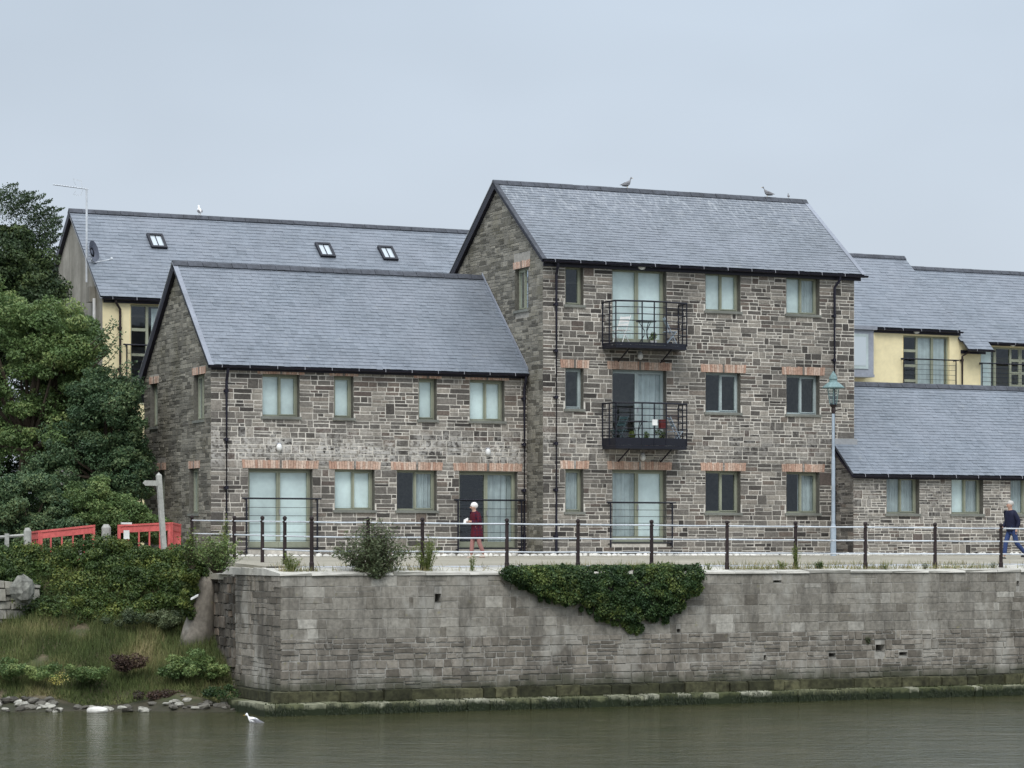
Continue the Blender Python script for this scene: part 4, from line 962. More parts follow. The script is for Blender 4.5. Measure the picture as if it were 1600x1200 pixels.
# twigs against the yellow wall
g = random.Random(77); pts_, tt_, nn_ = [], [], []
rt_ = [o for o in bpy.context.scene.objects if o.name.startswith('broadleaf_tree')][1]
for ex, ey in ((183, 505), (190, 540), (196, 568), (207, 566), (200, 600), (212, 603), (222, 610), (225, 640), (176, 500), (188, 520), (228, 660), (205, 585), (180, 535)):
    e_ = Vector(A(ex, ey, 77.6)); s_ = Vector(A(ex - 38, ey + 42, 78)); mb = MB(); off = Vector(rt_.location)
    mb.tube([tuple(s_ - off), tuple((s_ + e_) / 2 - off + Vector((0, 0, -.05))), tuple(e_ - off)], [.02, .012, .005], 5); mb.build('branch', 'bark', rt_, local=True)
    for k in range(90):
        q = g.uniform(.15, 1.05); p = s_.lerp(e_, q); pts_.append((p.x + g.gauss(0, .07), p.y + g.gauss(0, .07), p.z + g.gauss(0, .05))); tt_.append(g.uniform(.2, .7)); nn_.append((0, -.4, 1))
P = np.array(pts_) - np.array(rt_.location); v, _ = leaf_mesh('x', P, np.array(nn_), .042, None, ''); mesh_from_quads('spray', v, np.array(tt_), 'leaf_blue', rt_)

# bramble hedge on the bank
def shell(name, cs, per, size, mat, loc, label, cat, kind=None, group=None, k=.9):
    P, Nn, T = clumps([((c[0] - loc[0], c[1] - loc[1], c[2] - loc[2]), r) for c, r in cs], per, size); T = np.clip(T + .16 * np.sin(P[:, 0] * 2.1 + P[:, 2] * 3) , 0, 1); v, _ = leaf_mesh(name, P, Nn, size, T, mat, jitter=k)
    o = mesh_from_quads(name, v, T, mat, None, loc); tag(o, label, cat, group, kind); return o
g = random.Random(21); cs = []
for i in range(420):
    px = g.uniform(-30, 326); f = g.random() ** 1.25; top = 862 - 14 * math.exp(-((px - 165) / 80) ** 2) - 4 * math.sin(px * .05) + (8 if px > 290 else 0) ; bot = 968 - max(0, (60 - px)) * 1.1 - max(0, px - 255) * 1.0 - max(0, (px - 290)) * .8
    py = top + (bot - top) * f; Y = 71.6 - 1.3 * f + g.uniform(-.2, .3); s = g.uniform(.16, .32); cs.append((A(px, py, Y), (s * 1.2, s, s * .8)))
for i in range(46):
    s_ = g.uniform(.14, .24); cs.append((A(g.uniform(282, 336), g.uniform(858, 900), 69.4 + g.uniform(-.3, .5)), (s_, s_, s_ * .8)))
for i in range(16):
    s_ = g.uniform(.10, .18); cs.append((A(g.uniform(284, 306), g.uniform(893, 965), 68.7 + g.uniform(-.2, .3)), (s_, s_, s_)))
shell('bramble_hedge', cs, 330, .036, 'leaf_hedge', A(150, 965, 70.5), 'dense dark green ivy and bramble hedge spilling down the bank below the red barriers', 'hedge')
# backing so that the hedge is not see-through: woody stems
# ivy on the quay
g = random.Random(22); cs = []
for i in range(300):
    px = 790 + 300 * g.random(); lo = 892; 
    dpt = np.interp(px, [780, 800, 860, 900, 950, 985, 1010, 1040, 1065, 1090, 1100], [4, 14, 46, 50, 70, 82, 78, 70, 50, 36, 4]); f = g.random() ** .8
    u, z = onv(px, 888 + dpt * f, QV - .15); s = g.uniform(.10, .19); cs.append((W(u, QV - .12 - .16 * math.sin(min(1, f * 1.3) * 2.6) + g.uniform(-.05, .05), z), (s * 1.1, s * .8, s)))
for i in range(60):
    u, z = onv(g.uniform(820, 1090), 886, QV); cs.append((W(u, QV + g.uniform(-.1, .35), -.60), (.16, .14, .07)))
for i in range(70):
    px = g.uniform(796, 1092); dpt = np.interp(px, [780, 800, 860, 900, 950, 985, 1010, 1040, 1065, 1090, 1100], [4, 14, 46, 50, 70, 82, 78, 70, 50, 36, 4]); u, z = onv(px, 890 + dpt * g.uniform(.9, 1.18), QV - .08); s_ = g.uniform(.04, .09); cs.append((W(u, QV - .08, z), (s_, s_ * .6, s_ * 1.6)))
shell('hanging_ivy', cs, 230, .034, 'leaf_ivy', W(8, QV - .2, -1.2), 'thick dark ivy mat hanging over the top of the harbour wall', 'ivy')
mb = MB()
for i in range(7):
    px = (790, 800, 1085, 1095, 905, 1000, 880)[i]; u, z = onv(px, 890, QV); pts = [(u, QV - .04, z)]
    for k in range(5): pts.append((pts[-1][0] + g.uniform(-.12, .16) * (1 if px < 850 else -.8 if px > 1080 else .3), QV - .045, pts[-1][2] - g.uniform(.05, .14)))
    mb.tube(pts, .010, 4)
iv = bpy.context.scene.objects['hanging_ivy']; s_ = mb.build('stem', 'bark', None, local=True); s_.parent = iv; s_.matrix_parent_inverse = Matrix.Identity(4)
s_.location = Vector(W(0, 0, 0)) - iv.location; s_.rotation_euler = (0, 0, TH)

def plant(name, px, py, v, hw, h, n, mat, label, cat='weed', size=.03, spire=False, seed=1, group=None, lean=0, base=None, rod=None):
    g = random.Random(seed); u, z = onv(px, py, v); z = base if base is not None else z; root = thing(name, u, v, z, label, cat, group)
    P, Nn, T = [], [], []; sm = MB()
    for i in range(n):
        a = g.uniform(0, 2 * math.pi); r = g.uniform(.15, 1); hh = h * g.uniform(.55, 1.0) * (1 - .35 * r * r if not spire else 1 - .6 * r); tx, ty = hw * r * math.cos(a) + lean * hh, hw * .7 * r * math.sin(a)
        q0 = Vector((tx * .15, ty * .15, -.03)); q1 = Vector((tx * .6, ty * .6, hh * .6)); q2 = Vector((tx, ty, hh)); sm.tube([q0, q1, q2], [.007, .005, .002], 3)
        m_ = 26
        for k in range(m_):
            f = g.uniform(.12, 1.03); p = q0 * (1 - f) ** 2 + q1 * 2 * f * (1 - f) + q2 * f * f; P.append((p.x + g.gauss(0, size * 1.1), p.y + g.gauss(0, size * 1.1), p.z + g.gauss(0, size * .9))); Nn.append((g.gauss(0, .6), g.gauss(0, .6), .9)); T.append(min(1, max(0, g.gauss(.35 + .35 * f, .18))))
    s_ = sm.build('stem', 'bark' if mat != 'leaf_lime' else mat, root, local=True)
    v_, _ = leaf_mesh('l', np.array(P), np.array(Nn), size, None, mat, aspect=.38); mesh_from_quads('foliage', v_, np.array(T), mat, root); return root
WV = QV + .4
plant('buddleia_bush', 585, 893, WV - .1, 1.15, 1.6, 190, 'leaf_buddleia', 'big grey green buddleia growing out of the quay edge, tallest plant on the wall', 'bush', .045, seed=3, spire=True, base=-.72)
plant('buddleia_bush', 590, 900, QV - .02, .6, .35, 34, 'leaf_buddleia', 'low trailing shoots of buddleia hanging just over the wall top under the big bush', 'bush', .04, seed=33, base=-.80)
plant('weed_clump', 668, 888, WV, .5, .95, 52, 'leaf_lime', 'yellow green flowering weed just right of the big buddleia', 'weed', .026, seed=4, base=-.66)
plant('bushy_weed', 340, 885, QV + 2.3, .75, .95, 110, 'leaf_mid', 'bright green bushy weed on the quay corner left of the end railing post', 'weed', .036, seed=5, base=-.68)
plant('tall_weed', 349, 870, QV + 2.6, .22, 1.45, 24, 'leaf_lime', 'tall thin weed rising above the bushy clump at the quay corner', 'weed', .03, seed=6, base=-.6)
plant('shrub', 300, 862, QV + 5.2, .35, 1.05, 26, 'leaf_hedge', 'dark leafy shrub around the leftmost black railing post', 'shrub', .04, seed=7, base=-.6)
plant('weed_clump', 455, 890, WV, .34, .5, 30, 'leaf_lime', 'small straw green weed tuft between the two leftmost front posts', 'weed', .022, seed=8, base=-.66)
plant('weed_clump', 738, 889, WV, .12, .42, 9, 'leaf_lime', 'small pale weed at the feet of the woman in the red coat', 'weed', .022, seed=9, base=-.66)
plant('tall_weed', 1243, 887, WV, .16, .78, 13, 'leaf_lime', 'tall pale green weed hugging the railing post left of the lamp post', 'weed', .022, seed=10, base=-.66)
plant('weed_clump', 1222, 888, WV, .18, .26, 10, 'leaf_lime', 'low spiky tuft beside the tall pale weed', 'weed', .022, seed=11, base=-.66)
plant('weed_clump', 1280, 889, WV - .1, .17, .22, 24, 'leaf_ivy', 'dark green round tuft on the quay edge just left of the lamp post', 'weed', .022, seed=12, base=-.66)
plant('weed_clump', 1016, 889, WV, .5, .22, 14, 'leaf_lime', 'straw coloured grass on top of the ivy mat', 'weed', .022, seed=13, base=-.66)
for i, (px, lb) in enumerate(((1108, 'bare curled weed stalks right of the ivy mat'), (1384, 'thin tuft under the railing near the first window of the low wing'), (1445, 'tiny tuft between two posts in front of the low wing'), (1552, 'small dark tuft by the post next to the walking man'))):
    plant('weed_tuft', px, 889, WV, .16, .17, 7, ('leaf_lime', 'leaf_lime', 'leaf_buddleia', 'leaf_ivy')[i], lb, 'weed', .018, seed=20 + i, base=-.65, group='small weeds along the quay edge')
plant('wall_weed', 1357, 1003, QV - .03, .12, .25, 12, 'leaf_buddleia', 'green weed sprouting from the wall face beside the largest hole', 'weed', .022, seed=30, base=onv(1357, 1005, QV)[1])

ng = 9000; gu = nr.uniform(QU + .1, 27, ng); den = np.array([mn.noise(Vector((a * .55, 3.3, 0))) + .35 * mn.noise(Vector((a * 2.2, 1.3, 0))) for a in gu]); kp = (den > .0) | (nr.random(ng) < .12); gu = gu[kp]; n = len(gu)
gv = QV + .45 + nr.normal(0, .16, n) + .9 * (nr.random(n) < .25); XY = np.array([W(a, b)[:2] for a, b in zip(gu, gv)]); h = nr.uniform(.03, .20, n); z0_ = np.where(gv < QV + 1.2, -.66, -.56)
an = nr.uniform(0, 6.28, n); wv = nr.uniform(.005, .012, n); gx, gy = XY[:, 0], XY[:, 1]
v = np.stack([np.stack([gx - wv * np.cos(an), gy - wv * np.sin(an), z0_], 1), np.stack([gx + wv * np.cos(an), gy + wv * np.sin(an), z0_], 1), np.stack([gx + nr.normal(0, .06, n), gy + nr.normal(0, .06, n), z0_ + h], 1)], 1).reshape(-1, 3)
o = mesh_from_quads('dry_grass', v, np.clip(nr.normal(.75, .2, n), 0, 1), 'grass', None, (0, 0, 0), k=3); tag(o, 'thin dry straw coloured grass along the quay edge under the railing', 'grass', None, 'stuff')
# bank vegetation
g = random.Random(51)
npb = 80000; gx = nr.uniform(-16.5, -5.3, npb); gy = nr.uniform(66.4, 71.2, npb); keepm = np.array([keep(a, b) and mn.noise(Vector((a * 1.3, b * 1.3, 0))) > -.55 for a, b in zip(gx, gy)]); gx, gy = gx[keepm], gy[keepm]
gz = np.array([bank_z(a, b) for a, b in zip(gx, gy)]); n = len(gx); h = nr.uniform(.06, .34, n) * np.clip((gy - 66.0) / 1.2, .25, 1); wv = nr.uniform(.006, .014, n); an = nr.uniform(0, 6.28, n); lx, ly = nr.normal(0, .07, n), nr.normal(0, .07, n)
v = np.stack([np.stack([gx - wv * np.cos(an), gy - wv * np.sin(an), gz - .02], 1), np.stack([gx + wv * np.cos(an), gy + wv * np.sin(an), gz - .02], 1), np.stack([gx + lx, gy + ly, gz + h], 1)], 1).reshape(-1, 3)
tn = np.clip(.42 + .35 * np.array([mn.noise(Vector((a * .9, b * .9, 5))) for a, b in zip(gx, gy)]) * 1.6 + nr.normal(0, .14, n), 0, 1)
o = mesh_from_quads('grass', v, tn, 'grass', None, (0, 0, 0), k=3); tag(o, 'rough green and straw coloured grass on the river bank', 'grass', None, 'stuff')
def bank_bush(name, px, py, Y, rr, k, mat, label, seed, size=.03, per=260, cat='bush'):
    g = random.Random(seed); c = A(px, py, Y); cs = []
    for i in range(k):
        d = Vector((g.gauss(0, 1), g.gauss(0, .6), abs(g.gauss(0, .7)))).normalized() * g.uniform(.3, 1); s = g.uniform(.5, 1) * .24
        cs.append(((c[0] + d.x * rr[0], c[1] + d.y * rr[0] * .6, c[2] + d.z * rr[1]), (s, s * .8, s * .7)))
    shell(name, cs, per, size, mat, (c[0], c[1], c[2] - .1), label, cat)
bank_bush('bank_bush', 302, 1055, 67.0, (.95, .75), 30, 'leaf_mid', 'bright green bush on the bank hard against the foot of the quay wall', 61, .032)
bank_bush('bank_bush', 200, 1045, 67.3, (.5, .38), 14, 'leaf_dead', 'dead brown bush in the middle of the grassy bank', 62, .026)
bank_bush('bank_bush', 30, 1058, 66.9, (1.0, .5), 22, 'leaf_mid', 'low green weeds at the left end of the bank near the water', 63, .03)
bank_bush('bank_bush', 135, 1058, 66.8, (.75, .3), 16, 'leaf_mid', 'low green herbs between the yellow flowers and the dead brown bush', 64, .028)
bank_bush('bank_bush', 105, 958, 70.2, (.9, .35), 16, 'leaf_hedge', 'dark green scrub under the hedge beside the old field wall', 65, .03)
bank_bush('bank_bush', 225, 975, 69.6, (1.2, .4), 22, 'leaf_buddleia', 'olive scrub under the right end of the hedge', 66, .03)
bank_bush('bank_bush', 240, 1088, 66.3, (.7, .12), 9, 'leaf_dead', 'brown dried scrub at the waterline below the dead bush', 67, .024)
bank_bush('bank_bush', 345, 1085, 66.0, (.35, .25), 8, 'leaf_ivy', 'dark green weeds in the corner between shore and quay footing', 68, .026)
bank_bush('yellow_flowers', 93, 1064, 66.2, (.2, .12), 3, 'petal_yellow', 'small clump of yellow flowers low on the bank', 69, .016, 60, 'flowers')

# shore stones
g = random.Random(71); k = 0; SH = {}
spots = []
for i in range(120):
    px = g.choice([g.uniform(-10, 90), g.uniform(-10, 90), g.uniform(120, 240), g.uniform(250, 380)]); py = g.uniform(1078, 1106); spots.append((px, py, g.uniform(.05, .16), g.random()))
for px, py, r, tn in spots:
    Y = np.interp(py, [1075, 1108], [66.3, 65.1]); X = (px - 800) / F_PX * Y
    if not keep(X, Y): continue
    z = max(bank_z(X, Y), WZ) + r * .18; mb = MB(); mb.ball((0, 0, 0), (r * g.uniform(.9, 1.5), r * g.uniform(.7, 1), r * g.uniform(.35, .6)), 8, 5, tone=(.85 + .15 * g.random()) if tn > .62 else tn * .6, jit=.16, rg=g)
    o = mb.build('shore_stone', 'shore_rock', None, local=True); o.location = (X, Y, z); o.rotation_euler = (g.uniform(-.3, .3), g.uniform(-.3, .3), g.uniform(0, 3)); big = 'large' if r > .12 else 'mid sized' if r > .085 else 'small'; pl_ = 'at the shore left end' if px < 45 else 'below the yellow flowers' if px < 110 else 'below the low green herbs' if px < 165 else 'below the dead brown bush' if px < 245 else 'below the bright green bush' if px < 320 else 'close to the quay footing'
    where = 'at the water line' if py > 1096 else 'higher up the mud' if py < 1087 else 'half way up the mud'
    lab = f"{big} {'pale' if tn > .62 else 'brown' if tn > .3 else 'dark'} stone {where} {pl_}".replace('mid sized', 'middling'); SH.setdefault(lab, []).append((X, o))
for lab, L in SH.items():
    L.sort(key=lambda q: q[0]); n = len(L); od = ['leftmost', 'second', 'third', 'fourth', 'fifth', 'sixth']
    for i, (_, o) in enumerate(L): tag(o, lab if n == 1 else f"{('left', 'right')[i] if n == 2 else od[min(i, 5)] + (' from left' if i else '')} {lab}", 'stone', 'loose stones along the shore')
for px, py, Y, r, lb in ((152, 1113, 64.9, (.27, .16, .10), 'white flat boulder just off the shore, reflected in the water'),):
    p = A(px, py, Y); mb = MB(); mb.ball((0, 0, 0), r, 12, 8, jit=.05); o = mb.build('boulder', 'cloud_stone', None, local=True); o.location = (p[0], p[1], WZ + .05); tag(o, lb, 'boulder')

# old field wall at far left
fw = thing('field_wall', *inv(*A(20, 960, 69.8)[:2]), -3.0, 'old pale rubble field wall half buried in ivy at the left edge', 'wall')
u0, v0 = inv(*A(-60, 960, 69.6)[:2]); u1, v1 = inv(*A(62, 960, 70.6)[:2]); ln = math.hypot(u1 - u0, v1 - v0); d = ((u1 - u0) / ln, (v1 - v0) / ln); FP = Plane(u0, v0, d, (d[1], -d[0]))
mb = MB(); mb.face([FP.p(0, -3.2), FP.p(ln, -3.2), FP.p(ln * .98, -1.15), FP.p(0, -.85)]); mb.build('core', 'quay_mortar', fw)
build_stones(lay(FP, 0, ln, -2.8, -.85, [], g, band=(.2, .36), sub=(.14, .3), ln=(.18, .45), joint=.03, dep=(.04, .16), jumper=.5, jit=.04, clips=[(.12, 1, -.83)]), lambda s_: 'field_stone', fw)
bl = MB(); p = A(36, 922, 69.8); bl.ball((0, 0, 0), (.33, .25, .38), 10, 7, jit=.12); toned('grey_boulder', [(0, (.17, .17, .15)), (1, (.24, .24, .21))], grain=.4, gscale=9, big=.35, bscale=3, bmp=.6); o = bl.build('boulder', 'grey_boulder', None, local=True); o.location = p; tag(o, 'rounded grey boulder capping the end of the old field wall', 'boulder')

# ================================================================== RAILINGS
rl = thing('quay_railing', 0, WV, -.6, 'three bar galvanised railing on dark iron posts along the quay edge', 'railing')
RVV = QV + .5
def post(parent, u, v, z0, z1):
    mb = MB(); mb.lathe((u, v, z0), [(.060, -.12), (.060, .10), (.050, .12), (.046, z1 - z0 - .16), (.060, z1 - z0 - .15), (.060, z1 - z0 - .12), (.032, z1 - z0 - .10), (.058, z1 - z0 - .05), (.050, z1 - z0 - .01), (.015, z1 - z0 + .01)], 10)
    mb.build('post', 'rust_iron', parent, smooth=False)
fx = [487, 575, 660, 792, 903, 1018, 1136, 1243, 1352, 1461, 1564, 1664, 1760]
ztop = lambda u: .53 - .0052 * (u + 1.06); us = []
for px in fx: u, _ = onv(px, 850, RVV); us.append(u); post(rl, u, RVV, -.56 - .003 * u, ztop(u) + .13)
for dz in (0, -.355, -.70):
    mb = MB(); n = len(us)
    for i in range(n - 1): 
        zz = ztop(us[i]) + dz; z2 = ztop(us[i + 1]) + dz; mb.tube([(us[i], RVV, zz), ((us[i] + us[i + 1]) / 2, RVV + .004, (zz + z2) / 2 - .008), (us[i + 1], RVV, z2)], .022, 6, cap=False)
    mb.build('rail', 'galv', rl)
uc = us[0]; vsx = [RVV]
rv = []
for px in (445, 410, 366, 300): rv.append(onu(px, 850, uc)[0])
for v in rv: post(rl, uc, v, -.58, .53 + .13 + (v - RVV) * .012)
for dz in (0, -.355, -.70):
    mb = MB(); mb.tube([(uc, RVV, .53 + dz)] + [(uc, v, .53 + dz + (v - RVV) * .012) for v in rv[:2 if dz < -.6 else 4]], .022, 6, cap=False); mb.build('rail', 'galv', rl)
# timber rail at far left
tr = thing('timber_rail', *inv(*A(20, 870, 71.5)[:2]), -.5, 'grey timber two bar rail running out of view at the left edge', 'railing')
for y0, y1 in ((842, 836), (868, 862)):
    a_ = A(-80, y0 + 3, 71.2); b_ = A(42, y1, 71.8); ua, va = inv(a_[0], a_[1]); ub, vb = inv(b_[0], b_[1]); mb = MB(); mb.tube([(ua, va, a_[2]), (ub, vb, b_[2])], .045, 6); mb.build('rail', 'old_wood', tr)
for px in (-55, 12): p = A(px, 850, 71.5); u, v = inv(p[0], p[1]); mb = MB(); mb.box(u - .05, u + .05, v + .05, v + .14, -.6, .28); mb.build('post', 'old_wood', tr)

# ================================================================== BARRIERS, SIGN, LAMP
def barrier(px0, py0, px1, py1, Y0, Y1, label):
    a_ = A(px0, py0, Y0); b_ = A(px1, py1, Y1); ua, va = inv(a_[0], a_[1]); ub, vb = inv(b_[0], b_[1]); za, zb = a_[2], b_[2]
    root = thing('safety_barrier', (ua + ub) / 2, (va + vb) / 2, min(za, zb) - 1.0, label, 'barrier', 'red plastic barriers on the path')
    dx = Vector((ub - ua, vb - va, 0)); L = dx.length; dx.normalize(); nn = Vector((-dx.y, dx.x, 0)); sl = (zb - za) / L
    def bar(x0, x1, h0, h1, t_=.03, nm='panel'):
        q = MB(); P = lambda x, h, d: tuple(Vector((ua, va, za)) + dx * x + nn * d + Vector((0, 0, sl * x - h)))
        q.hexa([P(x0, h1, -t_), P(x1, h1, -t_), P(x1, h1, t_), P(x0, h1, t_), P(x0, h0, -t_), P(x1, h0, -t_), P(x1, h0, t_), P(x0, h0, t_)]); return q.build(nm, 'red_plastic', root)
    bar(0, L, 0, .05, .045, 'top_rail'); bar(.06, L - .06, .055, .22, .022, 'board'); bar(.06, L - .06, .80, .93, .03, 'board')
    for x in (0, L - .07): bar(x, x + .07, .055, 1.0, .035, 'upright')
    n = 5
    for i in range(1, n): x = L * i / n; bar(x - .018, x + .018, .225, .795, .02, 'upright')
    for x in (.15, L - .25): q = MB(); p = Vector((ua, va, za)) + dx * x; q.box(p.x - .06, p.x + .06, p.y - .3, p.y + .3, za - 1.03, za - .96); q.build('foot', 'black_metal', root)
    return root
barrier(62, 829, 148, 820, 71.9, 72.6, 'long red plastic barrier between the two round grey posts')
barrier(184, 820, 266, 816, 72.4, 73.0, 'long red plastic barrier behind the wooden finger post')
barrier(62, 829, 42, 832, 71.9, 73.6, 'short red plastic barrier turned sideways beside the leftmost grey post')
barrier(268, 816, 281, 819, 73.0, 74.6, 'short red plastic barrier turned sideways near the dark shrub and black post')
p = A(43, 827, 71.6); u, v = inv(p[0], p[1]); mb = MB(); mb.tube([(u, v, -.7), (u, v, p[2] - .05), (u, v, p[2] + .04)], [.11, .105, .06], 10); single(mb, 'bollard', 'old_wood', u, v, -.6, 'round weathered grey post at the left end of the red barriers', 'post')
p = A(166, 822, 72.8); u, v = inv(p[0], p[1]); mb = MB(); mb.tube([(u, v, -.7), (u, v, p[2] - .04), (u, v, p[2] + .05)], [.13, .13, .07], 10); single(mb, 'bollard', 'old_wood', u, v, -.6, 'round weathered grey post between the two red barriers', 'post')
p = A(196, 818, 72.2); u, v = inv(p[0], p[1]); mb = MB(); mb.box(u - .12, u + .16, v - .06, v + .03, p[2] - .02, p[2] + .03); mb.box(u - .07, u + .09, v - .07, v - .055, p[2] - .42, p[2] - .18)
single(mb, 'notice', 'white_paint', u, v, p[2] - .4, 'crumpled white notice tied to the left end of the right barrier', 'notice')
p = A(248, 738, 72.25); b_ = A(258, 872, 72.25); u, v = inv(p[0], p[1]); ub, vb = inv(b_[0], b_[1])
fp = thing('finger_post', ub, vb, -.6, 'leaning pale wooden fingerpost with one arm pointing left', 'sign')
mb = MB(); w_ = .065; mb.hexa([(ub - w_, vb - w_, -.6), (ub + w_, vb - w_, -.6), (ub + w_, vb + w_, -.6), (ub - w_, vb + w_, -.6), (u - w_, v - w_, p[2] - .08), (u + w_, v - w_, p[2] - .08), (u + w_, v + w_, p[2] - .08), (u - w_, v + w_, p[2] - .08)])
mb.raw([(u - w_, v - w_, p[2] - .08), (u + w_, v - w_, p[2] - .08), (u + w_, v + w_, p[2] - .08), (u - w_, v + w_, p[2] - .08), (u, v, p[2])], [(0, 1, 4), (1, 2, 4), (2, 3, 4), (3, 0, 4)]); mb.build('post', 'old_wood', fp)
mb = MB(); z = A(0, 755, 72.25)[2]; mb.prism([(u - .05, v - .09, z - .07), (u - .40, v - .09, z - .07), (u - .47, v - .09, z), (u - .40, v - .09, z + .07), (u - .05, v - .09, z + .07)], (0, 0, 0), (0, .025, 0)); mb.build('arm', 'old_wood', fp)

u, _ = onv(1302, 850, -3.2); z_top = onv(1302, 640, -3.2)[1]
lp = thing('street_lamp', u, -3.2, -.36, 'pale blue street lamp column with green lantern in front of the tall house', 'street lamp')
mb = MB(); mb.lathe((u, -3.2, -.4), [(.085, 0), (.085, .9), (.07, .95), (.056, 1.0), (.054, 2.9), (.045, 3.0), (.042, z_top + .4)], 10); mb.build('column', 'lamp_blue', lp, smooth=False)
lzt = z_top
mb = MB(); mb.lathe((u, -3.2, lzt), [(.05, -.12), (.06, -.02), (.05, .05), (.10, .12), (.12, .15)], 8); mb.tube([(u, -3.2, lzt - .05), (u + .27, -3.2, lzt + .02)], .014, 4); mb.tube([(u, -3.2, lzt - .08), (u - .10, -3.2, lzt + .2)], .014, 4); mb.build('bracket', 'rust_iron', lp)
mb = MB(); mb.lathe((u, -3.2, lzt + .15), [(.10, 0), (.19, .50)], 6); mb.build('lantern_glass', 'glass', lp)
mb = MB()
for k in range(6): a = 2 * math.pi * k / 6; mb.tube([(u + .11 * math.cos(a), -3.2 + .11 * math.sin(a), lzt + .15), (u + .2 * math.cos(a), -3.2 + .2 * math.sin(a), lzt + .66)], .011, 4)
mb.build('lantern_frame', 'verdigris', lp)
mb = MB(); mb.lathe((u, -3.2, lzt + .64), [(.33, 0), (.33, .025), (.22, .12), (.12, .19), (.11, .24), (.13, .27), (.10, .36), (.05, .44), (.015, .50)], 12); mb.build('lantern_roof', 'verdigris', lp)

# aerial and dish
p = onu(140, 440, .98); AVv = p[0]
ae = thing('tv_aerial', .9, AVv, 8.2, 'thin television aerial on a tall mast above the grey gable of the yellow house', 'aerial')
zt = onu(140, 293, .9)[1]; mb = MB(); mb.tube([(.88, AVv, onu(140, 440, .9)[1]), (.88, AVv, zt)], .036, 6); mb.build('mast', 'galv', ae)
mb = MB(); e0 = (.88 + .05, AVv, zt - .02); e1 = (.88 - 1.1, AVv + .15, zt + .09); mb.tube([e0, e1], .022, 4)
for i in range(12): f = .12 + .86 * i / 11; c = Vector(e0).lerp(Vector(e1), f); mb.tube([tuple(c + Vector((0, -.14, 0))), tuple(c + Vector((0, .14, 0)))], .009, 3)
for s in (-1, 1): mb.tube([(.75, AVv, zt), (.68, AVv, zt + s * .24), (.42, AVv, zt + s * .26 + .03), (.50, AVv, zt + s * .1)], .012, 3)
mb.build('antenna', 'galv', ae)
dz = onu(149, 390, .9)[1]; dh = thing('satellite_dish', .85, AVv - .1, dz - .5, 'dark grey oval satellite dish on the corner of the yellow house', 'dish')
mb = MB(); c = Vector((1.05, AVv - .25, dz)); ax = Vector((.74, -.66, .18)).normalized(); s1 = Vector((.66, .74, 0)).normalized(); s2 = ax.cross(s1); rings = [(0, -.07), (.15, -.055), (.28, -.02), (.36, .02)]; vs = [tuple(c + ax * rings[0][1])]
for r_, d_ in rings[1:]:
    for k in range(14): a = 2 * math.pi * k / 14; vs.append(tuple(c + ax * d_ + s1 * r_ * math.cos(a) + s2 * r_ * 1.1 * math.sin(a)))
fs = [(0, 1 + k, 1 + (k + 1) % 14) for k in range(14)] + [(1 + i * 14 + k, 1 + i * 14 + (k + 1) % 14, 1 + (i + 1) * 14 + (k + 1) % 14, 1 + (i + 1) * 14 + k) for i in range(2) for k in range(14)]
mb.raw(vs, fs); mb.build('reflector', 'dish_grey', dh, smooth=True)
mb = MB(); mb.tube([tuple(c - s2 * 0 + Vector((0, 0, -.36))), tuple(c + ax * .62 + Vector((0, 0, -.38)))], .016, 5); mb.ball(tuple(c + ax * .66 + Vector((0, 0, -.36))), .05, 6, 4); mb.tube([tuple(c + Vector((0, 0, -.2)) - ax * .04), (.9, AVv, dz - .45)], .025, 5); mb.build('arm', 'galv', dh)

# ================================================================== BALCONY FURNITURE
def bistro_table(u, v, z, mat, label):
    t_ = thing('bistro_table', u, v, z, label, 'table'); mb = MB(); mb.lathe((u, v, z + .70), [(.30, 0), (.31, .012), (.30, .03)], 16); mb.build('table_top', mat, t_)
    for k in range(3):
        a = 2 * math.pi * k / 3 + .4; q = MB(); ca, sa = math.cos(a), math.sin(a); q.tube([(u + .26 * ca, v + .26 * sa, z), (u + .06 * ca, v + .06 * sa, z + .30), (u + .05 * ca, v + .05 * sa, z + .45), (u + .2 * ca, v + .2 * sa, z + .69)], .012, 5); q.build('leg', mat, t_)
def bistro_chair(u, v, z, ang, mat, label, fab=None):
    c = thing('folding_chair', u, v, z, label, 'chair'); ca, sa = math.cos(ang), math.sin(ang); X = lambda a, b, h: (u + a * ca - b * sa, v + a * sa + b * ca, z + h)
    for a in (-.19, .19):
        q = MB(); q.tube([X(a, -.2, 0), X(a, .20, .88)], .013, 5); q.build('leg', mat, c); q = MB(); q.tube([X(a, .2, 0), X(a, -.18, .45)], .013, 5); q.build('leg', mat, c)
    q = MB()
    for k in range(5): b = -.19 + .085 * k; q.hexa([X(-.19, b, .43), X(.19, b, .43), X(.19, b + .06, .43), X(-.19, b + .06, .43), X(-.19, b, .45), X(.19, b, .45), X(.19, b + .06, .45), X(-.19, b + .06, .45)])
    q.build('seat', mat, c); q = MB()
    for k in range(3): h = .58 + .1 * k; o_ = .065 + .046 * k; q.hexa([X(-.19, o_, h), X(.19, o_, h), X(.19, o_ + .015, h), X(-.19, o_ + .015, h), X(-.19, o_ + .03, h + .07), X(.19, o_ + .03, h + .07), X(.19, o_ + .045, h + .07), X(-.19, o_ + .045, h + .07)])
    q.build('backrest', mat, c)
B1, B2 = 5.82, 2.88
bistro_table(12.85, -1.62, B1, 'black_metal', 'round black bistro table in the middle of the upper balcony')
bistro_chair(12.1, -1.5, B1, R(-70), 'white_paint', 'white folding chair at the left end of the upper balcony'); bistro_chair(13.72, -1.5, B1, R(70), 'lamp_blue', 'pale grey folding chair at the right end of the upper balcony')
bistro_table(12.6, -1.55, B2, 'black_metal', 'round dark bistro table on the lower balcony')
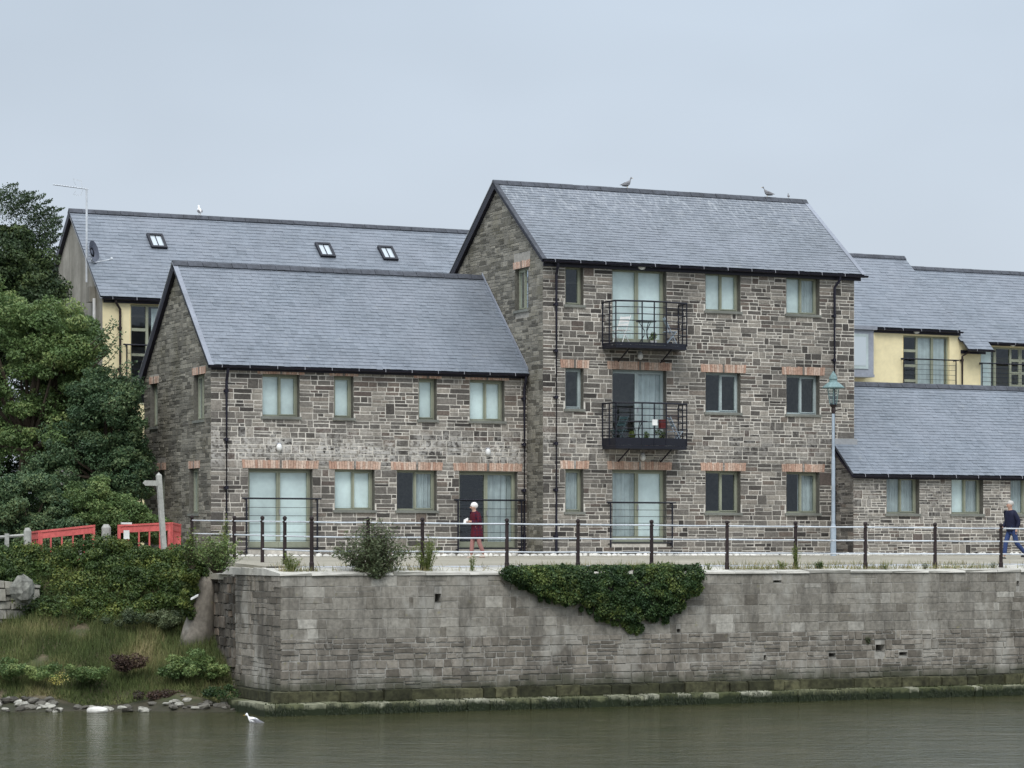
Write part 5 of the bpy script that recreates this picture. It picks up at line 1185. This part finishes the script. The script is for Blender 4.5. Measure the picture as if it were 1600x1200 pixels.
bistro_chair(12.0, -1.55, B2, R(-80), 'teal_plastic', 'dark folding chair at the left end of the lower balcony'); bistro_chair(13.9, -1.5, B2, R(75), 'lamp_blue', 'grey folding chair at the right end of the lower balcony')
def potp(u, v, z, r, h, pm, lm, label, seed):
    t_ = thing('potted_plant', u, v, z, label, 'plant', 'potted plants on the balconies'); mb = MB(); mb.lathe((u, v, z), [(r * .7, 0), (r, h), (r * 1.08, h), (r * 1.08, h + .02), (r * .9, h + .02)], 10); mb.build('pot', pm, t_)
    cs = [((g.uniform(-r, r) * .8, g.uniform(-r, r) * .8, h + .06 + .05 * i), (r * .8, r * .8, r * .7)) for i in range(4)]; P, Nn, T = clumps(cs, 70, .03); v_, _ = leaf_mesh('f', P, Nn, .028, None, lm); mesh_from_quads('foliage', v_, T, lm, t_)
potp(13.3, -1.75, B2, .12, .2, 'red_pot', 'leaf_hedge', 'plant in a dark red pot by the white card on the lower balcony', 1); potp(12.25, -1.8, B2, .1, .17, 'white_paint', 'leaf_lime', 'small plant in a white pot at the left of the lower balcony', 2)
potp(12.8, -1.82, B2, .09, .14, 'clay', 'leaf_mid', 'small plant in a clay pot at the middle of the lower balcony', 3); potp(13.0, -1.8, B1, .1, .12, 'white_paint', 'leaf_mid', 'small plant in a white pot on the upper balcony floor', 4)
mb = MB(); u, z = onv(1023, 660, -2.07); mb.box(u - .085, u + .085, -2.085, -2.07, z - .085, z + .085); single(mb, 'card', 'white_paint', u, -2.07, z, 'small square white card fixed to the lower balcony railing', 'card')
mb = MB(); u, z = onv(1036, 662, -1.9); mb.box(u - .10, u + .08, -1.95, -1.80, z - .16, z + .12); single(mb, 'bag', 'red_pot', u, -1.9, z - .16, 'dark red bag hanging inside the lower balcony railing', 'bag')

# ================================================================== GULLS
def gull(px, py, loc, face, s, label, grp, white=False, swim=False):
    root = world_empty('gull', loc, label, 'bird', grp); root.rotation_euler = (0, 0, face); root.scale = (s * .85, s * .85, s * .85)
    mb = MB(); bm_ = 'feather_white'; n = 8; rings = []
    prof = [(-.26, .05, .015, .0), (-.18, .07, .04, .0), (-.08, .11, .085, .0), (.03, .13, .10, .0), (.11, .15, .085, .0), (.15, .20, .05, 0), (.165, .26, .042, 0), (.19, .295, .045, 0), (.22, .29, .032, 0), (.245, .28, .01, 0)]
    if not swim: prof = [(x * .8, z + max(0, x) * .3, r, q) for x, z, r, q in prof]
    vs = []
    for x, z, r_, _q in prof:
        for k in range(n): a = 2 * math.pi * k / n; vs.append((x, r_ * math.cos(a), z + r_ * math.sin(a)))
    mb.raw(vs, [(i * n + k, i * n + (k + 1) % n, (i + 1) * n + (k + 1) % n, (i + 1) * n + k) for i in range(len(prof) - 1) for k in range(n)] + [tuple(range(n)), tuple(range(len(vs) - n, len(vs)))])
    mb.build('body', 'feather_white' if white else 'feather_grey', root, smooth=True, local=True)
    for sd_ in (-1, 1): q = MB(); q.raw([(.09, sd_ * .085, .17), (-.05, sd_ * .105, .16), (-.30, sd_ * .03, .075), (-.10, sd_ * .095, .07), (.06, sd_ * .09, .09), (-.05, sd_ * .07, .2)], [(0, 1, 3, 4), (1, 2, 3), (0, 5, 1), (5, 2, 1)]); q.build('wing', 'feather_grey', root, local=True)
    q = MB(); hz = prof[-1][1]; hx = prof[-1][0]; q.tube([(hx - .01, 0, hz), (hx + .05, 0, hz - .012)], [.012, .003], 5); q.build('beak', 'beak', root, local=True)
    if not swim:
        for sd_ in (-.03, .03): q = MB(); q.tube([(0, sd_, .07), (.01, sd_, -.03)], .006, 4); q.build('leg', 'beak', root, local=True)
rz = lambda px, zz=TR + .10: W(onv(px, 295, TV + TVR)[0], TV + TVR, zz + .02)
gull(0, 0, rz(980), TH, 1.0, 'gull perched on the ridge of the tall house above its balconies', 'gulls on the roofs'); gull(0, 0, rz(1199), TH + 2.6, .95, 'gull perched near the right end of the tall house ridge', 'gulls on the roofs')
gull(0, 0, rz(1232), TH + 1.2, .45, 'very small bird on the tall house ridge, farthest right', 'gulls on the roofs'); gull(0, 0, W(onv(312, 335, YVR)[0], YVR, YR + .12), TH + 1.5, 1.0, 'gull on the long ridge of the yellow house above the first skylight', 'gulls on the roofs', True)
p = A(397, 1128, 61.3); gull(0, 0, (p[0], p[1], WZ - .07), math.pi - .1, 1.0, 'white gull floating on the river near the quay corner', None, True, True)

# ================================================================== PEOPLE
def skin_mesh(nodes, edges, root_i=0, sub=2, name='tmp'):
    me = bpy.data.meshes.new(name); me.from_pydata([n_[0] for n_ in nodes], edges, []); o = bpy.data.objects.new(name, me); C.objects.link(o)
    m_ = o.modifiers.new('s', 'SKIN'); sk = me.skin_vertices[0].data
    for i, n_ in enumerate(nodes): r = n_[1]; sk[i].radius = (r, r) if not isinstance(r, tuple) else r; sk[i].use_root = (i == root_i)
    m_.use_smooth_shade = True; s2 = o.modifiers.new('ss', 'SUBSURF'); s2.levels = sub; s2.render_levels = sub
    dg = bpy.context.evaluated_depsgraph_get(); nm = bpy.data.meshes.new_from_object(o.evaluated_get(dg)); bpy.data.objects.remove(o); bpy.data.meshes.remove(me)
    nm.polygons.foreach_set('use_smooth', [True] * len(nm.polygons)); a = nm.attributes.new('tone', 'FLOAT', 'FACE'); a.data.foreach_set('value', [.3] * len(nm.polygons)); return nm
def chain(start, pts): return [(start + i, start + i + 1) for i in range(len(pts) - 1)]
def multi(chs):
    nodes, edges = [], []
    for att, pts in chs:
        s_ = len(nodes); nodes += pts
        if att is not None: edges.append((att, s_))
        edges += chain(s_, pts)
    return nodes, edges
def person(loc, rot, H, joints, label, cloth, hair):
    k = H / 1.75; J = {a: Vector(b) * k for a, b in joints.items()}
    s = lambda n_, r: (tuple(J[n_]), r * k)
    nodes, edges = multi([(None, [s('pelvis', .10), s('waist', .10), s('chest', .11), s('neckb', .065), s('neck', .055), s('head0', .075), s('head', .095), s('headt', .06)]),
                          (3, [s('shL', .04), s('elL', .042), s('wrL', .03), s('haL', .036)]), (3, [s('shR', .04), s('elR', .042), s('wrR', .03), s('haR', .036)]),
                          (0, [s('hiL', .075), s('knL', .052), s('anL', .04)]), (0, [s('hiR', .075), s('knR', .052), s('anR', .04)])])
    me = skin_mesh(nodes, edges, 0, 2, 'person'); me.materials.append(MAT['skin']); b = bpy.data.objects.new('person', me); C.objects.link(b); b.location = loc; b.rotation_euler = (0, 0, rot); tag(b, label, 'person')
    def part(nm, nodes, edges, mat, sub=2):
        m_ = skin_mesh(nodes, edges, 0, sub, nm); m_.materials.append(MAT[mat]); o_ = bpy.data.objects.new(nm, m_); C.objects.link(o_); o_.parent = b; return o_
    # face: nose, eyes, ears
    hd = J['head']; q = MB(); q.ball(tuple(hd + Vector((.092, 0, -.02)) * k), (.022 * k, .015 * k, .022 * k), 6, 4); q.ball(tuple(hd + Vector((.0, .085, -.01)) * k), (.02 * k, .012 * k, .03 * k), 6, 4); q.ball(tuple(hd + Vector((.0, -.085, -.01)) * k), (.02 * k, .012 * k, .03 * k), 6, 4); o_ = q.build('face', 'skin', None, local=True); o_.parent = b; o_.location = (0, 0, 0); o_.rotation_euler = (0, 0, 0)
    q = MB(); [q.ball(tuple(hd + Vector((.082, sy, .012)) * k), .010 * k, 6, 4) for sy in (-.033, .033)]; o_ = q.build('eyes', 'shoe', None, local=True); o_.parent = b; o_.location = (0, 0, 0); o_.rotation_euler = (0, 0, 0)
    for h_ in ('L', 'R'):       # hands: four fingers and a thumb, curled
        dv = (J['ha' + h_] - J['wr' + h_]).normalized(); sd = dv.cross(Vector((0, 0, 1))); sd = sd.normalized() if sd.length > .1 else Vector((0, 1, 0)); up = sd.cross(dv)
        for f_ in range(4):
            c0 = J['ha' + h_] + sd * (f_ - 1.5) * .019 * k + dv * .015 * k; L = (.055, .065, .06, .048)[f_] * k; m_ = skin_mesh([(tuple(c0), .009 * k), (tuple(c0 + dv * L * .5 - up * .01 * k), .009 * k), (tuple(c0 + dv * L * .8 - up * .035 * k), .007 * k)], [(0, 1), (1, 2)], 0, 1, 'finger'); m_.materials.append(MAT['skin']); o_ = bpy.data.objects.new('finger', m_); C.objects.link(o_); o_.parent = b
        c0 = J['ha' + h_] + sd * .03 * k; m_ = skin_mesh([(tuple(c0 - dv * .02 * k), .010 * k), (tuple(c0 + sd * .025 * k + dv * .01 * k), .009 * k), (tuple(c0 + sd * .03 * k + dv * .035 * k - up * .01), .008 * k)], [(0, 1), (1, 2)], 0, 1, 'thumb'); m_.materials.append(MAT['skin']); o_ = bpy.data.objects.new('thumb', m_); C.objects.link(o_); o_.parent = b
    # coat
    lo = J['pelvis'] + Vector((0, 0, -cloth['len'])) * k
    cn, ce = multi([(None, [(tuple(lo), cloth['hem'] * k), (tuple((lo + J['pelvis']) / 2), (cloth['hem'] + .19) / 2 * k), (tuple(J['pelvis']), .19 * k), (tuple(J['waist']), .18 * k), (tuple(J['chest']), .195 * k), (tuple(J['neckb']), .13 * k), (tuple(J['neck']), .075 * k)]),
                    (4, [s('shL', .10), s('elL', .075), s('wrL', .055)]), (4, [s('shR', .10), s('elR', .075), s('wrR', .055)])]); part('coat', cn, ce, cloth['coat'])
    tn_, te = multi([(None, [(tuple(J['pelvis']), .12 * k)]), (0, [s('hiL', .09), s('knL', .075), (tuple(J['anL'] + Vector((0, 0, .03)) * k), .062 * k)]), (0, [s('hiR', .09), s('knR', .075), (tuple(J['anR'] + Vector((0, 0, .03)) * k), .062 * k)])]); part('trousers', tn_, te, cloth['leg'])
    for a in ('anL', 'anR'):
        p = J[a]; d_ = Vector((math.cos(cloth.get('foot', 0)), 0, 0)); q0 = p + Vector((-.05, 0, -.05)) * k; q1 = p + Vector((.06, 0, -.055)) * k; q2 = p + Vector((.16, 0, -.06)) * k; part('shoe', [(tuple(q0), .04 * k), (tuple(q1), .042 * k), (tuple(q2), .03 * k)], [(0, 1), (1, 2)], cloth['shoe'], 1)
    hb, ht = J['head'] + Vector((-.02, 0, .02)) * k, J['headt'] + Vector((-.015, 0, .015)) * k
    q = MB(); q.ball(tuple(hd + Vector((-.038, 0, .045)) * k), (.105 * k * hair[1], .1 * k * hair[1], .095 * k * hair[1]), 12, 8, jit=.03); o_ = q.build('hair', hair[0], None, local=True, smooth=True); o_.parent = b; o_.location = (0, 0, 0); o_.rotation_euler = (0, 0, 0)
    return b, J
walk = dict(pelvis=(0, 0, .93), waist=(.01, 0, 1.06), chest=(.03, 0, 1.27), neckb=(.04, 0, 1.44), neck=(.055, 0, 1.50), head0=(.075, 0, 1.57), head=(.085, 0, 1.63), headt=(.08, 0, 1.71),
            shL=(.03, .17, 1.40), elL=(-.10, .22, 1.13), wrL=(-.03, .20, .90), haL=(-.01, .19, .82), shR=(.03, -.17, 1.40), elR=(.02, -.23, 1.12), wrR=(.20, -.20, .96), haR=(.26, -.19, .91),
            hiL=(0, .09, .90), knL=(-.10, .09, .50), anL=(-.42, .09, .16), hiR=(0, -.09, .90), knR=(.16, -.09, .50), anR=(.20, -.09, .09))
u, z = onv(1581, 880, -6.2)
m_, J = person(W(u, -6.2, -.46), TH + math.pi, 1.72, walk, 'grey haired man in navy jacket and blue jeans striding left at the right edge', dict(coat='navy', leg='jeans', shoe='shoe', len=.10, hem=.17), ('hair_grey', 1.0))
wj = dict(walk); wj.update(head0=(.10, 0, 1.55), head=(.125, 0, 1.60), headt=(.13, 0, 1.685), chest=(.05, 0, 1.25), neckb=(.07, 0, 1.42), neck=(.09, 0, 1.48), shL=(.05, .17, 1.38), shR=(.05, -.17, 1.38),
                          elL=(.02, .22, 1.12), wrL=(.24, .10, 1.14), haL=(.31, .06, 1.16), elR=(.0, -.22, 1.12), wrR=(.22, -.12, 1.10), haR=(.29, -.08, 1.12), knL=(-.04, .08, .50), anL=(-.20, .08, .11), knR=(.12, -.08, .50), anR=(.15, -.08, .09))
u, z = onv(745, 880, -4.2)
m_, J = person(W(u, -4.2, -.40), TH + math.pi, 1.55, wj, 'white haired woman in dark red checked coat walking left past the french windows', dict(coat='red_coat', leg='pink_cloth', shoe='beige_shoe', len=.34, hem=.23), ('hair_white', 1.12))
h_ = J['haL']; wp = m_.matrix_basis @ (h_ + Vector((.05, -.05, 0))); u, v = inv(wp[0], wp[1]); mb = MB(); mb.raw([(u - .07, v - .02, wp[2] - .06), (u + .05, v - .03, wp[2] - .02), (u + .06, v - .01, wp[2] + .09), (u - .05, v, wp[2] + .04), (u - .07, v + .03, wp[2] - .06), (u + .05, v + .02, wp[2] - .02), (u + .06, v + .04, wp[2] + .09), (u - .05, v + .05, wp[2] + .04)], [(0, 3, 2, 1), (4, 5, 6, 7), (0, 1, 5, 4), (1, 2, 6, 5), (2, 3, 7, 6), (3, 0, 4, 7)])
single(mb, 'paper', 'white_paint', u, v, wp[2], 'crumpled white paper held in the hands of the woman in the red coat', 'paper')
